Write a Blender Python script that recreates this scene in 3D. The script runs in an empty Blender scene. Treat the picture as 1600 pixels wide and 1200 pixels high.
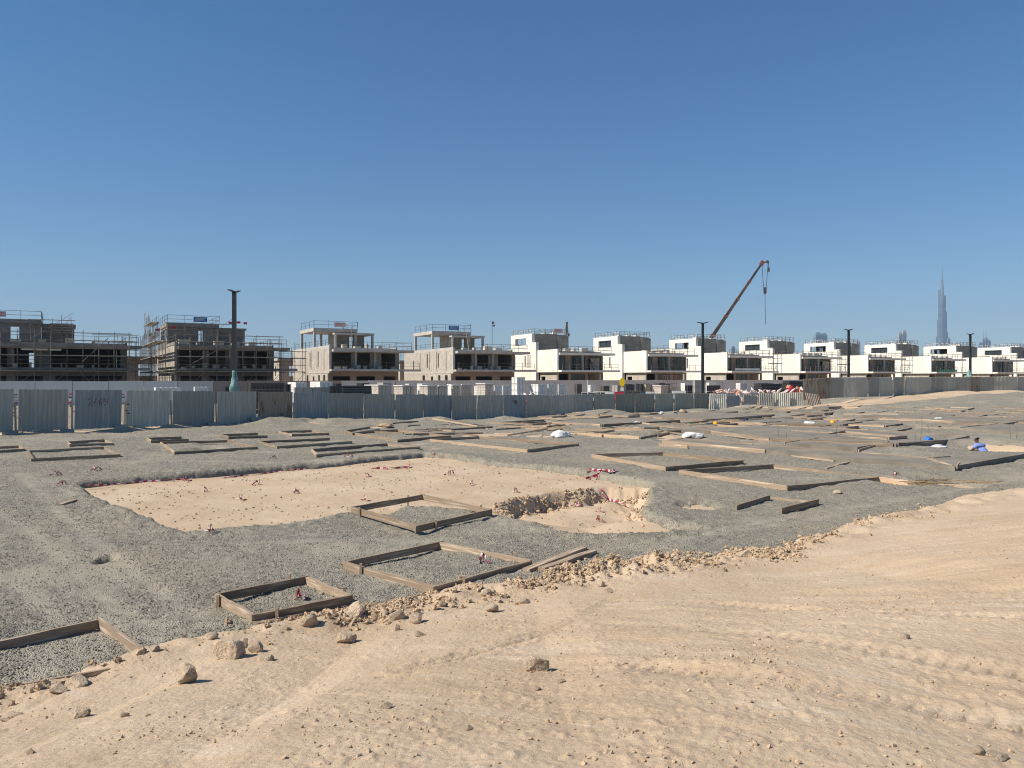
import bpy, bmesh, math, random
import numpy as np
from mathutils import Vector, Matrix

random.seed(7)
rng = np.random.default_rng(11)
SC = bpy.context.scene
COL = SC.collection

# ------------------------------------------------------------------ camera
EYE = 2.8            # metres above the gravel bed
FPX = 1200.0         # focal length in pixels of the 1600 px photograph
HOR = 590.0          # horizon row
cam = bpy.data.cameras.new("camera")
cam_o = bpy.data.objects.new("camera", cam)
COL.objects.link(cam_o)
cam.sensor_width = 36.0
cam.lens = 27.0
cam.shift_y = -10.0 / 1600.0
cam.clip_start = 0.05
cam.clip_end = 20000
cam_o.location = (0, 0, EYE)
cam_o.rotation_euler = (math.radians(90), 0, 0)
SC.camera = cam_o

# ------------------------------------------------------------------ sky, sun, exposure
SUN_EL = math.radians(43)
SUN_DIR = Vector((-1.0, -0.27, 0)).normalized()
to_sun = Vector((SUN_DIR.x * math.cos(SUN_EL), SUN_DIR.y * math.cos(SUN_EL), math.sin(SUN_EL)))
world = bpy.data.worlds.new("World")
SC.world = world
world.use_nodes = True
wn = world.node_tree
for n in list(wn.nodes):
    wn.nodes.remove(n)
sky = wn.nodes.new("ShaderNodeTexSky")
sky.sky_type = 'NISHITA'
sky.sun_disc = False
sky.sun_elevation = SUN_EL
sky.sun_rotation = math.atan2(SUN_DIR.x, SUN_DIR.y)
sky.altitude = 0
sky.air_density = 1.0
sky.dust_density = 0.25
sky.ozone_density = 5.0
bg = wn.nodes.new("ShaderNodeBackground")
bg.inputs['Strength'].default_value = 0.064
wo = wn.nodes.new("ShaderNodeOutputWorld")
hsv = wn.nodes.new("ShaderNodeHueSaturation"); hsv.inputs['Saturation'].default_value = 1.28
wn.links.new(sky.outputs[0], hsv.inputs['Color'])
wn.links.new(hsv.outputs[0], bg.inputs[0])
wn.links.new(bg.outputs[0], wo.inputs[0])
sl = bpy.data.lights.new("sun", 'SUN')
sl.energy = 4.6
sl.angle = math.radians(0.53)
sl.color = (1.0, 0.925, 0.80)
so = bpy.data.objects.new("sun", sl)
COL.objects.link(so)
so.rotation_euler = to_sun.to_track_quat('Z', 'Y').to_euler()
so.location = (-60, -20, 80)
SC.view_settings.view_transform = 'Standard'
SC.view_settings.look = 'None'
SC.view_settings.exposure = 0.60
SC.view_settings.gamma = 1
SC.view_settings.use_curve_mapping = False
try:
    SC.cycles.use_denoising = True
    SC.cycles.denoiser = 'OPENIMAGEDENOISE'
    SC.cycles.denoising_input_passes = 'RGB_ALBEDO_NORMAL'
    SC.cycles.denoising_prefilter = 'NONE'
    SC.cycles.filter_width = 1.1
    SC.cycles.sample_clamp_indirect = 3
    SC.cycles.volume_step_rate = 4
    SC.cycles.max_bounces = 6
    SC.cycles.volume_bounces = 0
except Exception:
    pass

# ------------------------------------------------------------------ helpers
def tag(o, label=None, cat=None, group=None, kind=None):
    if label: o['label'] = label
    if cat: o['category'] = cat
    if group: o['group'] = group
    if kind: o['kind'] = kind
    return o

def empty(name, loc, rz=0.0, parent=None):
    o = bpy.data.objects.new(name, None)
    o.empty_display_size = 0.2
    COL.objects.link(o)
    o.location = loc
    o.rotation_euler = (0, 0, rz)
    if parent: o.parent = parent
    return o

def link(name, me, parent=None, loc=(0, 0, 0), rot=(0, 0, 0), scale=(1, 1, 1)):
    o = bpy.data.objects.new(name, me)
    COL.objects.link(o)
    o.location = loc; o.rotation_euler = rot; o.scale = scale
    if parent: o.parent = parent
    return o

class MB:
    """collects solids and links them as ONE mesh object"""
    def __init__(s): s.v = []; s.f = []; s.m = []
    def box(s, x0, x1, y0, y1, z0, z1, mi=0):
        n = len(s.v)
        s.v += [(x0,y0,z0),(x1,y0,z0),(x1,y1,z0),(x0,y1,z0),(x0,y0,z1),(x1,y0,z1),(x1,y1,z1),(x0,y1,z1)]
        s.f += [tuple(n+i for i in q) for q in ((0,3,2,1),(4,5,6,7),(0,1,5,4),(1,2,6,5),(2,3,7,6),(3,0,4,7))]
        s.m += [mi]*6
        return s
    def beam(s, p0, p1, w, h=None, mi=0, w1=None, h1=None):
        h = w if h is None else h
        w1 = w if w1 is None else w1; h1 = h if h1 is None else h1
        p0 = Vector(p0); p1 = Vector(p1); d = (p1-p0)
        if d.length < 1e-6: return s
        d.normalize()
        up = Vector((0,0,1)) if abs(d.z) < 0.95 else Vector((0,1,0))
        a = d.cross(up).normalized(); b = a.cross(d).normalized()
        n = len(s.v)
        for p, ww, hh in ((p0, w, h), (p1, w1, h1)):
            for q, r in ((-1,-1),(1,-1),(1,1),(-1,1)):
                s.v.append(tuple(p + a*q*ww/2 + b*r*hh/2))
        s.f += [tuple(n+i for i in q) for q in ((0,1,2,3),(7,6,5,4),(0,4,5,1),(1,5,6,2),(2,6,7,3),(3,7,4,0))]
        s.m += [mi]*6
        return s
    def tube(s, p0, p1, r, n=8, mi=0, r1=None):
        r1 = r if r1 is None else r1
        p0 = Vector(p0); p1 = Vector(p1); d = (p1-p0).normalized()
        up = Vector((0,0,1)) if abs(d.z) < 0.95 else Vector((0,1,0))
        a = d.cross(up).normalized(); b = a.cross(d).normalized()
        k = len(s.v)
        for p, rr in ((p0, r), (p1, r1)):
            for i in range(n):
                t = 2*math.pi*i/n
                s.v.append(tuple(p + a*math.cos(t)*rr + b*math.sin(t)*rr))
        for i in range(n):
            j = (i+1) % n
            s.f.append((k+i, k+n+i, k+n+j, k+j)); s.m.append(mi)
        s.f.append(tuple(k+i for i in range(n))); s.m.append(mi)
        s.f.append(tuple(k+n+i for i in reversed(range(n)))); s.m.append(mi)
        return s
    def prism(s, poly, z0, z1, mi=0):
        k = len(s.v); n = len(poly)
        s.v += [(p[0], p[1], z0) for p in poly] + [(p[0], p[1], z1) for p in poly]
        for i in range(n):
            j = (i+1) % n
            s.f.append((k+i, k+j, k+n+j, k+n+i)); s.m.append(mi)
        s.f.append(tuple(k+i for i in reversed(range(n)))); s.m.append(mi)
        s.f.append(tuple(k+n+i for i in range(n))); s.m.append(mi)
        return s
    def wall_x(s, x0, x1, y0, y1, z0, z1, ops, mi=0):
        """wall running along x with rectangular openings (xa,xb,za,zb)"""
        xs = sorted({x0, x1} | {min(max(v, x0), x1) for o in ops for v in o[:2]})
        zs = sorted({z0, z1} | {min(max(v, z0), z1) for o in ops for v in o[2:]})
        for i in range(len(xs)-1):
            run = None
            for k in range(len(zs)-1):
                cx, cz = (xs[i]+xs[i+1])/2, (zs[k]+zs[k+1])/2
                solid = not any(o[0] < cx < o[1] and o[2] < cz < o[3] for o in ops)
                if solid:
                    if run is None: run = zs[k]
                    end = zs[k+1]
                if run is not None and (not solid or k == len(zs)-2):
                    s.box(xs[i], xs[i+1], y0, y1, run, end, mi); run = None
        return s
    def wall_y(s, x0, x1, y0, y1, z0, z1, ops, mi=0):
        t = MB().wall_x(y0, y1, -x1, -x0, z0, z1, ops, mi)
        n = len(s.v)
        s.v += [(-p[1], p[0], p[2]) for p in t.v]
        s.f += [tuple(n+i for i in f) for f in t.f]; s.m += t.m
        return s
    def mesh(s, name, mats, smooth=False):
        me = bpy.data.meshes.new(name)
        me.from_pydata(s.v, [], s.f)
        if not isinstance(mats, (list, tuple)): mats = [mats]
        for m in mats: me.materials.append(m)
        if len(mats) > 1: me.polygons.foreach_set('material_index', s.m)
        if smooth: me.polygons.foreach_set('use_smooth', [True]*len(s.f))
        me.update()
        return me
    def build(s, name, mats, parent=None, smooth=False, loc=(0,0,0), rot=(0,0,0)):
        return link(name, s.mesh(name, mats, smooth), parent, loc, rot)

# ---- value noise in numpy
def _h(ix, iy, seed):
    n = (ix.astype(np.int64)*374761393 + iy.astype(np.int64)*668265263 + seed*1274126177) & 0xffffffff
    n = ((n ^ (n >> 13)) * 1274126177) & 0xffffffff
    n = n ^ (n >> 16)
    return (n & 0xffff).astype(np.float32) / 65535.0
def vnoise(x, y, seed=0):
    ix = np.floor(x); iy = np.floor(y)
    fx = (x-ix).astype(np.float32); fy = (y-iy).astype(np.float32)
    fx = fx*fx*(3-2*fx); fy = fy*fy*(3-2*fy)
    a = _h(ix, iy, seed); b = _h(ix+1, iy, seed); c = _h(ix, iy+1, seed); d = _h(ix+1, iy+1, seed)
    return (a+(b-a)*fx)*(1-fy) + (c+(d-c)*fx)*fy - 0.5
def fbm(x, y, octs=3, seed=0):
    r = 0; a = 1.0
    for o in range(octs):
        r = r + a*vnoise(x*2**o + 17.3*o, y*2**o - 9.1*o, seed+o)
        a *= 0.5
    return r
def sstep(a, b, x):
    t = np.clip((x-a)/(b-a), 0, 1)
    return t*t*(3-2*t)

def G(px, py, z=0.0):
    """photo pixel on the level z -> plan position"""
    d = (EYE - z)*FPX/(py-HOR)
    return ((px-800)/FPX*d, d)
def PX(px, d):
    return (px-800)/FPX*d

# ------------------------------------------------------------------ terrain
def fence1_plan():
    xs = [-66,23,111,193,267,337,402,458,513,568,617,661,706,745,786,822,858,893,927,961,992,1023,1053,1083,1107,1133,1158,1184,1208,1233,1257]
    d = np.interp(xs, [-66,23,111,485,706,1000,1105,1257], [35,38,40.5,52.5,65.5,82.6,88,90.5])
    yt = np.interp(xs, [-66,23,485,706,1000,1105,1140,1160,1200,1257], [608,608,613,618,615,614,617,618,614,613])
    return [(PX(x, q), float(q), float(EYE-(t-HOR)*q/FPX)) for x, q, t in zip(xs, d, yt)]
F1 = fence1_plan()
def fence2_plan():
    xs = [1257]+[1257+19.6*i for i in range(1, 20)]
    d = np.interp(xs, [1257, 1630], [84, 112])
    yt = np.interp(xs, [1257, 1300, 1630], [592.5, 589.5, 588])
    return [(PX(x, q), float(q), float(EYE-(t-HOR)*q/FPX)) for x, q, t in zip(xs, d, yt)]
F2 = fence2_plan()
CTRL = [(-6,10,0),(0,12,0),(8,16,0),(-9,20,0),(0,25,0),(10,25,0),(-16,28,.02),(18,33,0),(30,38,0),(0,5,0),(-5,4,0),(6,6,0),
        (5,38,-.1),(20,50,-.2),(40,55,-.1),(8,52,-.45),(28,66,-.6),(50,75,-.5),(20,75,-.9),(-4,50,-.5),
        (-10,38,-.12),(-20,90,-.8),(0,95,-1),(20,100,-1),(40,110,-.9),(-45,80,-.6),(70,130,-.4),
        (-60,110,-.4),(-28,125,-.4),(8,140,-.4),(42,158,-.4),(77,175,-.4),(110,190,-.4),(140,210,-.4),(60,240,-.4),(-50,200,-.4),(-120,150,-.4)]
CTRL += [(x, y, zt-2.12) for x, y, zt in F1[::3]]
CTRL += [(x, y, zt-2.12) for x, y, zt in F2[::4]]
def base_z(X, Y):
    num = np.zeros_like(X); den = np.zeros_like(X)
    for cx, cy, cz in CTRL:
        w = 1.0/((X-cx)**2 + (Y-cy)**2 + 0.06*cy*cy*0.25 + 1.0)**2
        num += w*cz; den += w
    return num/den

EDGE_PX = [(0,1078),(90,1057),(200,1030),(240,1010),(310,992),(400,980),(440,967),(520,955),(600,950),(650,932),(740,915),(830,908),(870,895),(950,884),(1030,878),(1100,871),(1150,866),(1210,856),(1240,838),(1290,826),(1350,808),(1420,795),(1500,776),(1600,762)]
_e = [G(x, y) for x, y in EDGE_PX]
EX = np.array([-30, -9] + [p[0] for p in _e] + [22, 45, 400]); EY = np.array([1.0, 5.2] + [p[1] for p in _e] + [25, 34, 40])
def sand_s(X, Y):
    s = (np.interp(X, EX, EY) - .16 - Y)*0.78
    return s
def poly_sd(X, Y, poly):
    """signed distance, positive inside"""
    P = np.array(poly); n = len(P)
    d2 = np.full(X.shape, 1e9); ins = np.zeros(X.shape, bool)
    for i in range(n):
        ax, ay = P[i]; bx, by = P[(i+1) % n]
        ex, ey = bx-ax, by-ay
        t = np.clip(((X-ax)*ex+(Y-ay)*ey)/(ex*ex+ey*ey+1e-9), 0, 1)
        d2 = np.minimum(d2, (X-ax-t*ex)**2+(Y-ay-t*ey)**2)
        c = (ay > Y) != (by > Y)
        with np.errstate(divide='ignore', invalid='ignore'):
            xi = (bx-ax)*(Y-ay)/(by-ay if by != ay else 1e-9)+ax
        ins ^= c & (X < xi)
    d = np.sqrt(d2)
    return np.where(ins, d, -d)
def GP(pts):
    return [G(p[0], p[1], p[2] if len(p) > 2 else 0.0) for p in pts]
PIT_A = GP([(118,763,-.15),(200,758,-.2),(300,750,-.2),(400,741,-.2),(500,733,-.2),(600,722,-.2),(660,716,-.2),(700,718,-.2),(760,728,-.2),(830,735,-.2),(900,744,-.2),(960,755,-.2),(1024,766,-.2),
            (1018,790,-.1),(1006,800,-.1),(1040,815,-.05),(1108,828),(1010,838),(930,839),(890,838),(850,826),(800,812),(775,803),(700,794),(640,790),(560,797),(540,803),(480,815),(400,822),(340,826),(285,831),(250,822),(200,800),(160,785)])
PIT_B = GP([(768,800),(772,790,-.2),(800,782,-.2),(850,775,-.2),(905,766,-.2),(945,763,-.2),(1024,767,-.2),(1018,790,-.1),(1006,800,-.1),(1040,815,-.05),(1108,828),(1010,838),(930,839),(890,838),(850,826),(800,812)])
DIGS = [(G(1560, 699)[0]+.4, G(1560, 699)[1]+1.6, 2.1, .75)]   # hollow the labourer crouches in
def near_line(X, Y, line):
    d2 = np.full(X.shape, 1e9)
    for i in range(len(line)-1):
        ax, ay = line[i][:2]; bx, by = line[i+1][:2]
        ex, ey = bx-ax, by-ay
        t = np.clip(((X-ax)*ex+(Y-ay)*ey)/(ex*ex+ey*ey+1e-9), 0, 1)
        d2 = np.minimum(d2, (X-ax-t*ex)**2+(Y-ay-t*ey)**2)
    return np.sqrt(d2)
MOUNDS = []   # (X, Y, radius, height) heaps of gravel along the hoarding
for px, py, r, h in [(430,668,2.2,.42),(500,664,2.4,.3),(560,662,2.2,.25),(610,662,2.0,.25),(675,659,2.0,.3),(690,660,2.2,.2),(790,654,2.0,.42),(930,648,3.0,.45),(960,648,2.6,.3),(1090,644,3.0,.4),(1170,641,3,.45),(1015,690,2.2,.25),(960,674,4.5,.3),(1040,670,3,.25),
                     (1290,688,1.6,.18),(1385,634,4.5,.5),(1450,632,4.5,.45),(1500,634,5,.35),(1570,632,5,.4),(1330,637,3,.3)]:
    gx, gy = G(px, py, -.4 if py > 650 else -.8); MOUNDS.append((gx, gy, r, h))
def common(X, Y):
    z = base_z(X, Y)
    near = 1-sstep(60, 140, Y)
    z = z + near*(0.08*fbm(X/2.6, Y/2.6, 2, 3) + 0.022*fbm(X/.55, Y/.55, 2, 5))
    for mx, my, r, h in MOUNDS:
        q = ((X-mx)**2+(Y-my)**2)/(r*r)
        z = z + np.where(q < 6, h*np.exp(-q*1.3)*(1+(.5 if my < 45 else .35)*fbm(X/(.7 if my < 70 else 2.6), Y/(.7 if my < 70 else 2.6), 2, 9)), 0)
    for mx, my, r, h in DIGS:
        z = z - h*np.exp(-(((X-mx)**2+(Y-my)**2)/(r*r))**1.5)
    return z
SRUT = [[G(*p) for p in q] for q in ([(985,905,.6),(1200,922,.8),(1420,950,1.0),(1620,985,1.0)], [(960,955,.8),(1200,985,1.0),(1450,1040,1.1),(1640,1090,1.1)],
        [(1000,1040,1.0),(1250,1085,1.1),(1500,1150,1.1),(1640,1190,1.1)], [(640,1000,.9),(780,975,.8),(900,945,.7),(960,915,.5)])]
F2L = [(p[0]-1.0, p[1]-3.0) for p in F2]
def sand_z(X, Y, zc=None):
    if zc is None: zc = common(X, Y)
    s = sand_s(X, Y)
    rag = .35*fbm(X/.9, Y/.9, 2, 21) + .12*fbm(X/.2, Y/.2, 2, 22)
    ss = s + rag
    bank = sstep(-.25, 6.6, s)*1.22
    lip = np.exp(-((ss-.45)/.38)**2)*(.06+.10*fbm(X/.35, Y/.35, 2, 23)+(.05+.22*fbm(X/.12, Y/.12, 3, 24))*np.exp(-((X-1.6)/1.3)**2))
    r1 = .032*fbm(X/1.3, Y/1.3, 2, 31) + .009*fbm(X/.33, Y/.33, 2, 33) + .006*fbm(X/.09, Y/.09, 2, 35) + .006*fbm(X/.035, Y/.035, 1, 36)
    # ruts left by machines, running away to the left
    ca, sa = math.cos(math.radians(141)), math.sin(math.radians(141))
    a = X*ca+Y*sa; b = -X*sa+Y*ca
    tyre = 0
    if (Y < 12).any():
        for l in SRUT:
            wob = .05*vnoise(X/.7, Y/.7, 43)
            dd = near_line(X+wob, Y, l)
            aa = X*ca+Y*sa
            tyre = tyre - .016*np.exp(-(dd/.10)**2)*(1+.35*np.sign(np.sin(aa*55+3*dd))) + .008*np.exp(-((dd-.17)/.06)**2)*(1+2.5*vnoise(X/.05, Y/.05, 44))
    ruts = tyre*np.clip(.9+1.6*vnoise(X/1.3, Y/1.3, 45), 0, 1.3) + .034*fbm(b/.26, a/3.2, 2, 41) * sstep(1.5, 4, s) * sstep(-2.0, 1.5, X)
    clod = np.maximum(fbm(X/.06, Y/.06, 2, 51)-.12, 0)*.03*sstep(-.1, .2, vnoise(X/.6, Y/.6, 53)+.4*vnoise(b/.25, a/2, 54))
    on = sstep(-.5, .3, ss)
    z = zc - .13 + on*(.13 + .02) + bank + lip + on*(r1 + ruts + clod)
    # excavation
    da = poly_sd(X, Y, PIT_A) + .16*fbm(X/.6, Y/.6, 2, 61)
    db = poly_sd(X, Y, PIT_B)
    step = db - .12 + .42*fbm(X/1.3, Y/.9, 2, 62) + .09*fbm(X/.17, Y/.17, 2, 67)
    fl = -.16 + .012*fbm(X/.25, Y/.25, 2, 63) + .03*fbm(X/1.5, Y/1.5, 1, 64)
    z = z + sstep(-.15, .12, da)*(fl - z)
    far_side = sstep(-.2, 1.2, Y-15.5)
    low = -.40 - .10*np.exp(-(np.clip(db-.3, 0, 9)/1.6)**2)*far_side + .06*fbm(X/.6, Y/.6, 2, 65)
    yy = Y - 15.5
    far_side = sstep(-.2, 1.2, yy)
    edge = np.where(far_side > .5, sstep(-.02, .10+.5*np.clip(vnoise(X/.9, Y/.9, 68)+.4, 0, 1), step), sstep(0, 2.6, db))
    z = z + edge*sstep(-.1, .1, da)*(low-fl) + np.where((step > .02) & (step < .6) & (da > 0) & (yy > .3), .09*(fbm(X/.16, Y/.16, 3, 66)-.2), 0)
    # sandy heaps in front of the right hoarding and under the left one
    d2 = near_line(X, Y, F2L)
    z = z + np.where(Y > 70, .28*np.exp(-(d2/2.2)**2)*(.8+1.2*vnoise(X/3, Y/3, 71)), 0)
    d1 = near_line(X, Y, F1[:7])
    z = z + np.where(Y < 60, .19*np.exp(-(d1/.9)**2)*(.7+1.6*vnoise(X/1.2, Y/1.2, 72)), 0)
    return z
PATCH = [(G(1092,786), .42), (G(165,873), .13), (G(1310,640,-.5), 1.6), (G(20,677), .8), (G(75,676), .9), (G(150,674), 1.0), (G(-40,680), 1.0), (G(200,673), .7), (G(1345,676), 1.0), (G(1575,693), 1.6), (G(1060,682), 1.2), (G(1400,752), .5), (G(1490,753), .6), (G(600,795), .3), (G(770,672), 1.8), (G(850,676), 1.0)]
TRK = [[G(*p) for p in q] for q in (
    [(-150,760),(0,800),(90,870),(180,950),(250,1008)], [(-150,830),(-20,880),(60,940),(120,1000)], [(30,740),(120,830),(260,930),(330,980)],
    [(1010,862),(1120,830),(1260,800),(1420,778),(1620,742)], [(900,868),(1060,842),(1240,815),(1330,796)], [(160,720),(420,722),(700,705),(900,708)], [(380,850),(560,842),(700,842)])]
def tracks(X, Y):
    """0..1: dusty compacted wheel tracks and trodden patches on the gravel"""
    t = np.zeros_like(X)
    m = Y < 32
    x, y = X[m], Y[m]
    if x.size:
        a = np.zeros_like(x)
        for k, l in enumerate(TRK):
            d = near_line(x+.12*vnoise(x/.6, y/.6, 201), y, l)
            a = np.maximum(a, np.exp(-(d/(.16+.0*k))**2)*.9)
        t[m] = a
    t = np.maximum(t, .75*sstep(.12, .42, vnoise(X/2.1, Y/2.1, 203)+.5*vnoise(X/.6, Y/.6, 204)))
    return np.clip(t*(.75+.8*vnoise(X/.35, Y/.35, 205)), 0, 1)
def gravel_z(X, Y, zc=None):
    if zc is None: zc = common(X, Y)
    tk = tracks(X, Y)
    z = zc - .02*tk + (1-.75*tk)*(.022*fbm(X/.15, Y/.15, 2, 81) + .009*vnoise(X/.05, Y/.05, 83)) + .035*fbm(X/.7, Y/.35, 2, 82)
    s = sand_s(X, Y) + .35*fbm(X/.9, Y/.9, 2, 21)
    z = z - sstep(-.1, .8, s)*.5 - sstep(.5, 3, s)*3
    da = poly_sd(X, Y, PIT_A) + .10*fbm(X/.35, Y/.35, 2, 61)
    z = z + (.03+.05*fbm(X/.13, Y/.13, 2, 85))*np.exp(-((da+.2)/.32)**2) - np.clip(da, 0, 2)*1.1 - sstep(.10, .26, da)*.7
    for (gx, gy), r in PATCH:
        z = z - .22*np.exp(-(((X-gx)**2+(Y-gy)**2*.5)/(r*r))**2)*(1+1.2*vnoise(X/.3/r, Y/.3/r, 91))
    z = z - np.where(Y < 46, .42*np.exp(-(near_line(X, Y, [(q[0]+.35, q[1]-.8) for q in F1[:6]])/.75)**2)*(1.1+1.4*vnoise(X/1.4, Y/1.0, 98)), 0)
    z = z - np.where(Y > 70, .34*np.exp(-(near_line(X, Y, F2L)/1.9)**2)*(1+vnoise(X/2, Y/2, 97)), 0)
    z = z - .20*sstep(.33, .50, vnoise(X/4.2, Y/4.2, 95)+.3*vnoise(X/1.1, Y/1.1, 96))*sstep(24, 34, Y)
    return z
def surf(X, Y):
    X = np.asarray(X, float); Y = np.asarray(Y, float)
    zc = common(X, Y)
    return np.maximum(sand_z(X, Y, zc), gravel_z(X, Y, zc))
def P(px, py):
    """photo pixel -> point on the ground"""
    z = 0.0
    for _ in range(16):
        x, y = G(px, py, z)
        z += 0.6*(gz(x, y)-z)
    return Vector((x, y, z))
# ------------------------------------------------------------------ materials
def mat(name, col, rough=0.9, col2=None, nscale=4.0, bump=0.0, bscale=30.0, metal=0.0, rand=0.0, stretch=None, detail=5.0, spec=0.3, coords='Object', c3=None, n3=1.2):
    m = bpy.data.materials.new(name); m.use_nodes = True
    nt = m.node_tree; N = nt.nodes; L = nt.links
    b = N['Principled BSDF']
    b.inputs['Roughness'].default_value = rough
    b.inputs['Metallic'].default_value = metal
    b.inputs['Specular IOR Level'].default_value = spec
    tc = N.new('ShaderNodeTexCoord')
    vec = tc.outputs[coords]
    if stretch:
        mp = N.new('ShaderNodeMapping'); mp.inputs['Scale'].default_value = stretch
        L.new(vec, mp.inputs[0]); vec = mp.outputs[0]
    c = (*col, 1)
    out = None
    if col2:
        no = N.new('ShaderNodeTexNoise'); no.inputs['Scale'].default_value = nscale; no.inputs['Detail'].default_value = detail
        no.inputs['Roughness'].default_value = .6
        L.new(vec, no.inputs['Vector'])
        r = N.new('ShaderNodeValToRGB'); r.color_ramp.elements[0].position = .35; r.color_ramp.elements[1].position = .65
        r.color_ramp.elements[0].color = c; r.color_ramp.elements[1].color = (*col2, 1)
        L.new(no.outputs['Fac'], r.inputs[0]); out = r.outputs[0]
        if c3:
            n3n = N.new('ShaderNodeTexNoise'); n3n.inputs['Scale'].default_value = n3; n3n.inputs['Detail'].default_value = 4
            L.new(vec, n3n.inputs['Vector'])
            r3 = N.new('ShaderNodeValToRGB'); r3.color_ramp.elements[0].position = .5; r3.color_ramp.elements[1].position = .66
            L.new(n3n.outputs['Fac'], r3.inputs[0])
            mx = N.new('ShaderNodeMixRGB'); L.new(r3.outputs[0], mx.inputs[0]); L.new(out, mx.inputs[1]); mx.inputs[2].default_value = (*c3, 1)
            out = mx.outputs[0]
    if rand:
        oi = N.new('ShaderNodeObjectInfo')
        mr = N.new('ShaderNodeMapRange'); mr.inputs[3].default_value = 1-rand; mr.inputs[4].default_value = 1+rand
        L.new(oi.outputs['Random'], mr.inputs[0])
        hs = N.new('ShaderNodeHueSaturation'); L.new(mr.outputs[0], hs.inputs['Value'])
        if out: L.new(out, hs.inputs['Color'])
        else: hs.inputs['Color'].default_value = c
        out = hs.outputs[0]
    if out: L.new(out, b.inputs['Base Color'])
    else: b.inputs['Base Color'].default_value = c
    if bump:
        nb = N.new('ShaderNodeTexNoise'); nb.inputs['Scale'].default_value = bscale; nb.inputs['Detail'].default_value = 6
        L.new(vec, nb.inputs['Vector'])
        bp = N.new('ShaderNodeBump'); bp.inputs['Strength'].default_value = bump; bp.inputs['Distance'].default_value = .02
        L.new(nb.outputs['Fac'], bp.inputs['Height']); L.new(bp.outputs[0], b.inputs['Normal'])
    return m

def sand_material():
    m = bpy.data.materials.new('sand'); m.use_nodes = True
    N = m.node_tree.nodes; L = m.node_tree.links
    b = N['Principled BSDF']; b.inputs['Roughness'].default_value = .95; b.inputs['Specular IOR Level'].default_value = .15
    tc = N.new('ShaderNodeTexCoord')
    def noise(s, d=6, r=.6, v=None):
        n = N.new('ShaderNodeTexNoise'); n.inputs['Scale'].default_value = s; n.inputs['Detail'].default_value = d; n.inputs['Roughness'].default_value = r
        L.new(v or tc.outputs['Object'], n.inputs['Vector']); return n.outputs['Fac']
    def ramp(f, p0, c0, p1, c1):
        r = N.new('ShaderNodeValToRGB'); e = r.color_ramp.elements
        e[0].position = p0; e[0].color = (*c0, 1); e[1].position = p1; e[1].color = (*c1, 1)
        L.new(f, r.inputs[0]); return r.outputs[0]
    base = ramp(noise(.55, 5), .32, (.455,.335,.22), .68, (.555,.43,.305))
    def mixc(f, a, c):
        x = N.new('ShaderNodeMixRGB'); L.new(f, x.inputs[0]); L.new(a, x.inputs[1]); x.inputs[2].default_value = (*c, 1); return x.outputs[0]
    # pale crushed limestone streaks, browner damp bits, fine grit
    mr0 = N.new('ShaderNodeMapping'); mr0.inputs['Rotation'].default_value = (0,0,math.radians(39)); L.new(tc.outputs['Object'], mr0.inputs[0])
    mp = N.new('ShaderNodeMapping'); mp.inputs['Scale'].default_value = (.6,3.4,1)
    L.new(mr0.outputs[0], mp.inputs[0])
    base = mixc(ramp(noise(.8, 7, .65, mp.outputs[0]), .55, (0,0,0), .72, (.7,.7,.7)), base, (.60,.50,.385))
    base = mixc(ramp(noise(1.4, 6, .7), .60, (0,0,0), .75, (.5,.5,.5)), base, (.42,.26,.14))
    base = mixc(ramp(noise(38, 4, .7), .60, (0,0,0), .70, (.55,.55,.55)), base, (.33,.23,.14))
    base = mixc(ramp(noise(24, 4, .7), .62, (0,0,0), .70, (.6,.6,.6)), base, (.70,.60,.47))
    L.new(base, b.inputs['Base Color'])
    vo = N.new('ShaderNodeTexVoronoi'); vo.inputs['Scale'].default_value = 26; L.new(tc.outputs['Object'], vo.inputs['Vector'])
    md = N.new('ShaderNodeMath'); md.operation = 'MULTIPLY_ADD'; md.inputs[1].default_value = -.5
    L.new(vo.outputs['Distance'], md.inputs[0]); L.new(noise(45, 8, .75), md.inputs[2])
    bp = N.new('ShaderNodeBump'); bp.inputs['Strength'].default_value = .75; bp.inputs['Distance'].default_value = .018
    L.new(md.outputs[0], bp.inputs['Height']); L.new(bp.outputs[0], b.inputs['Normal'])
    return m
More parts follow.
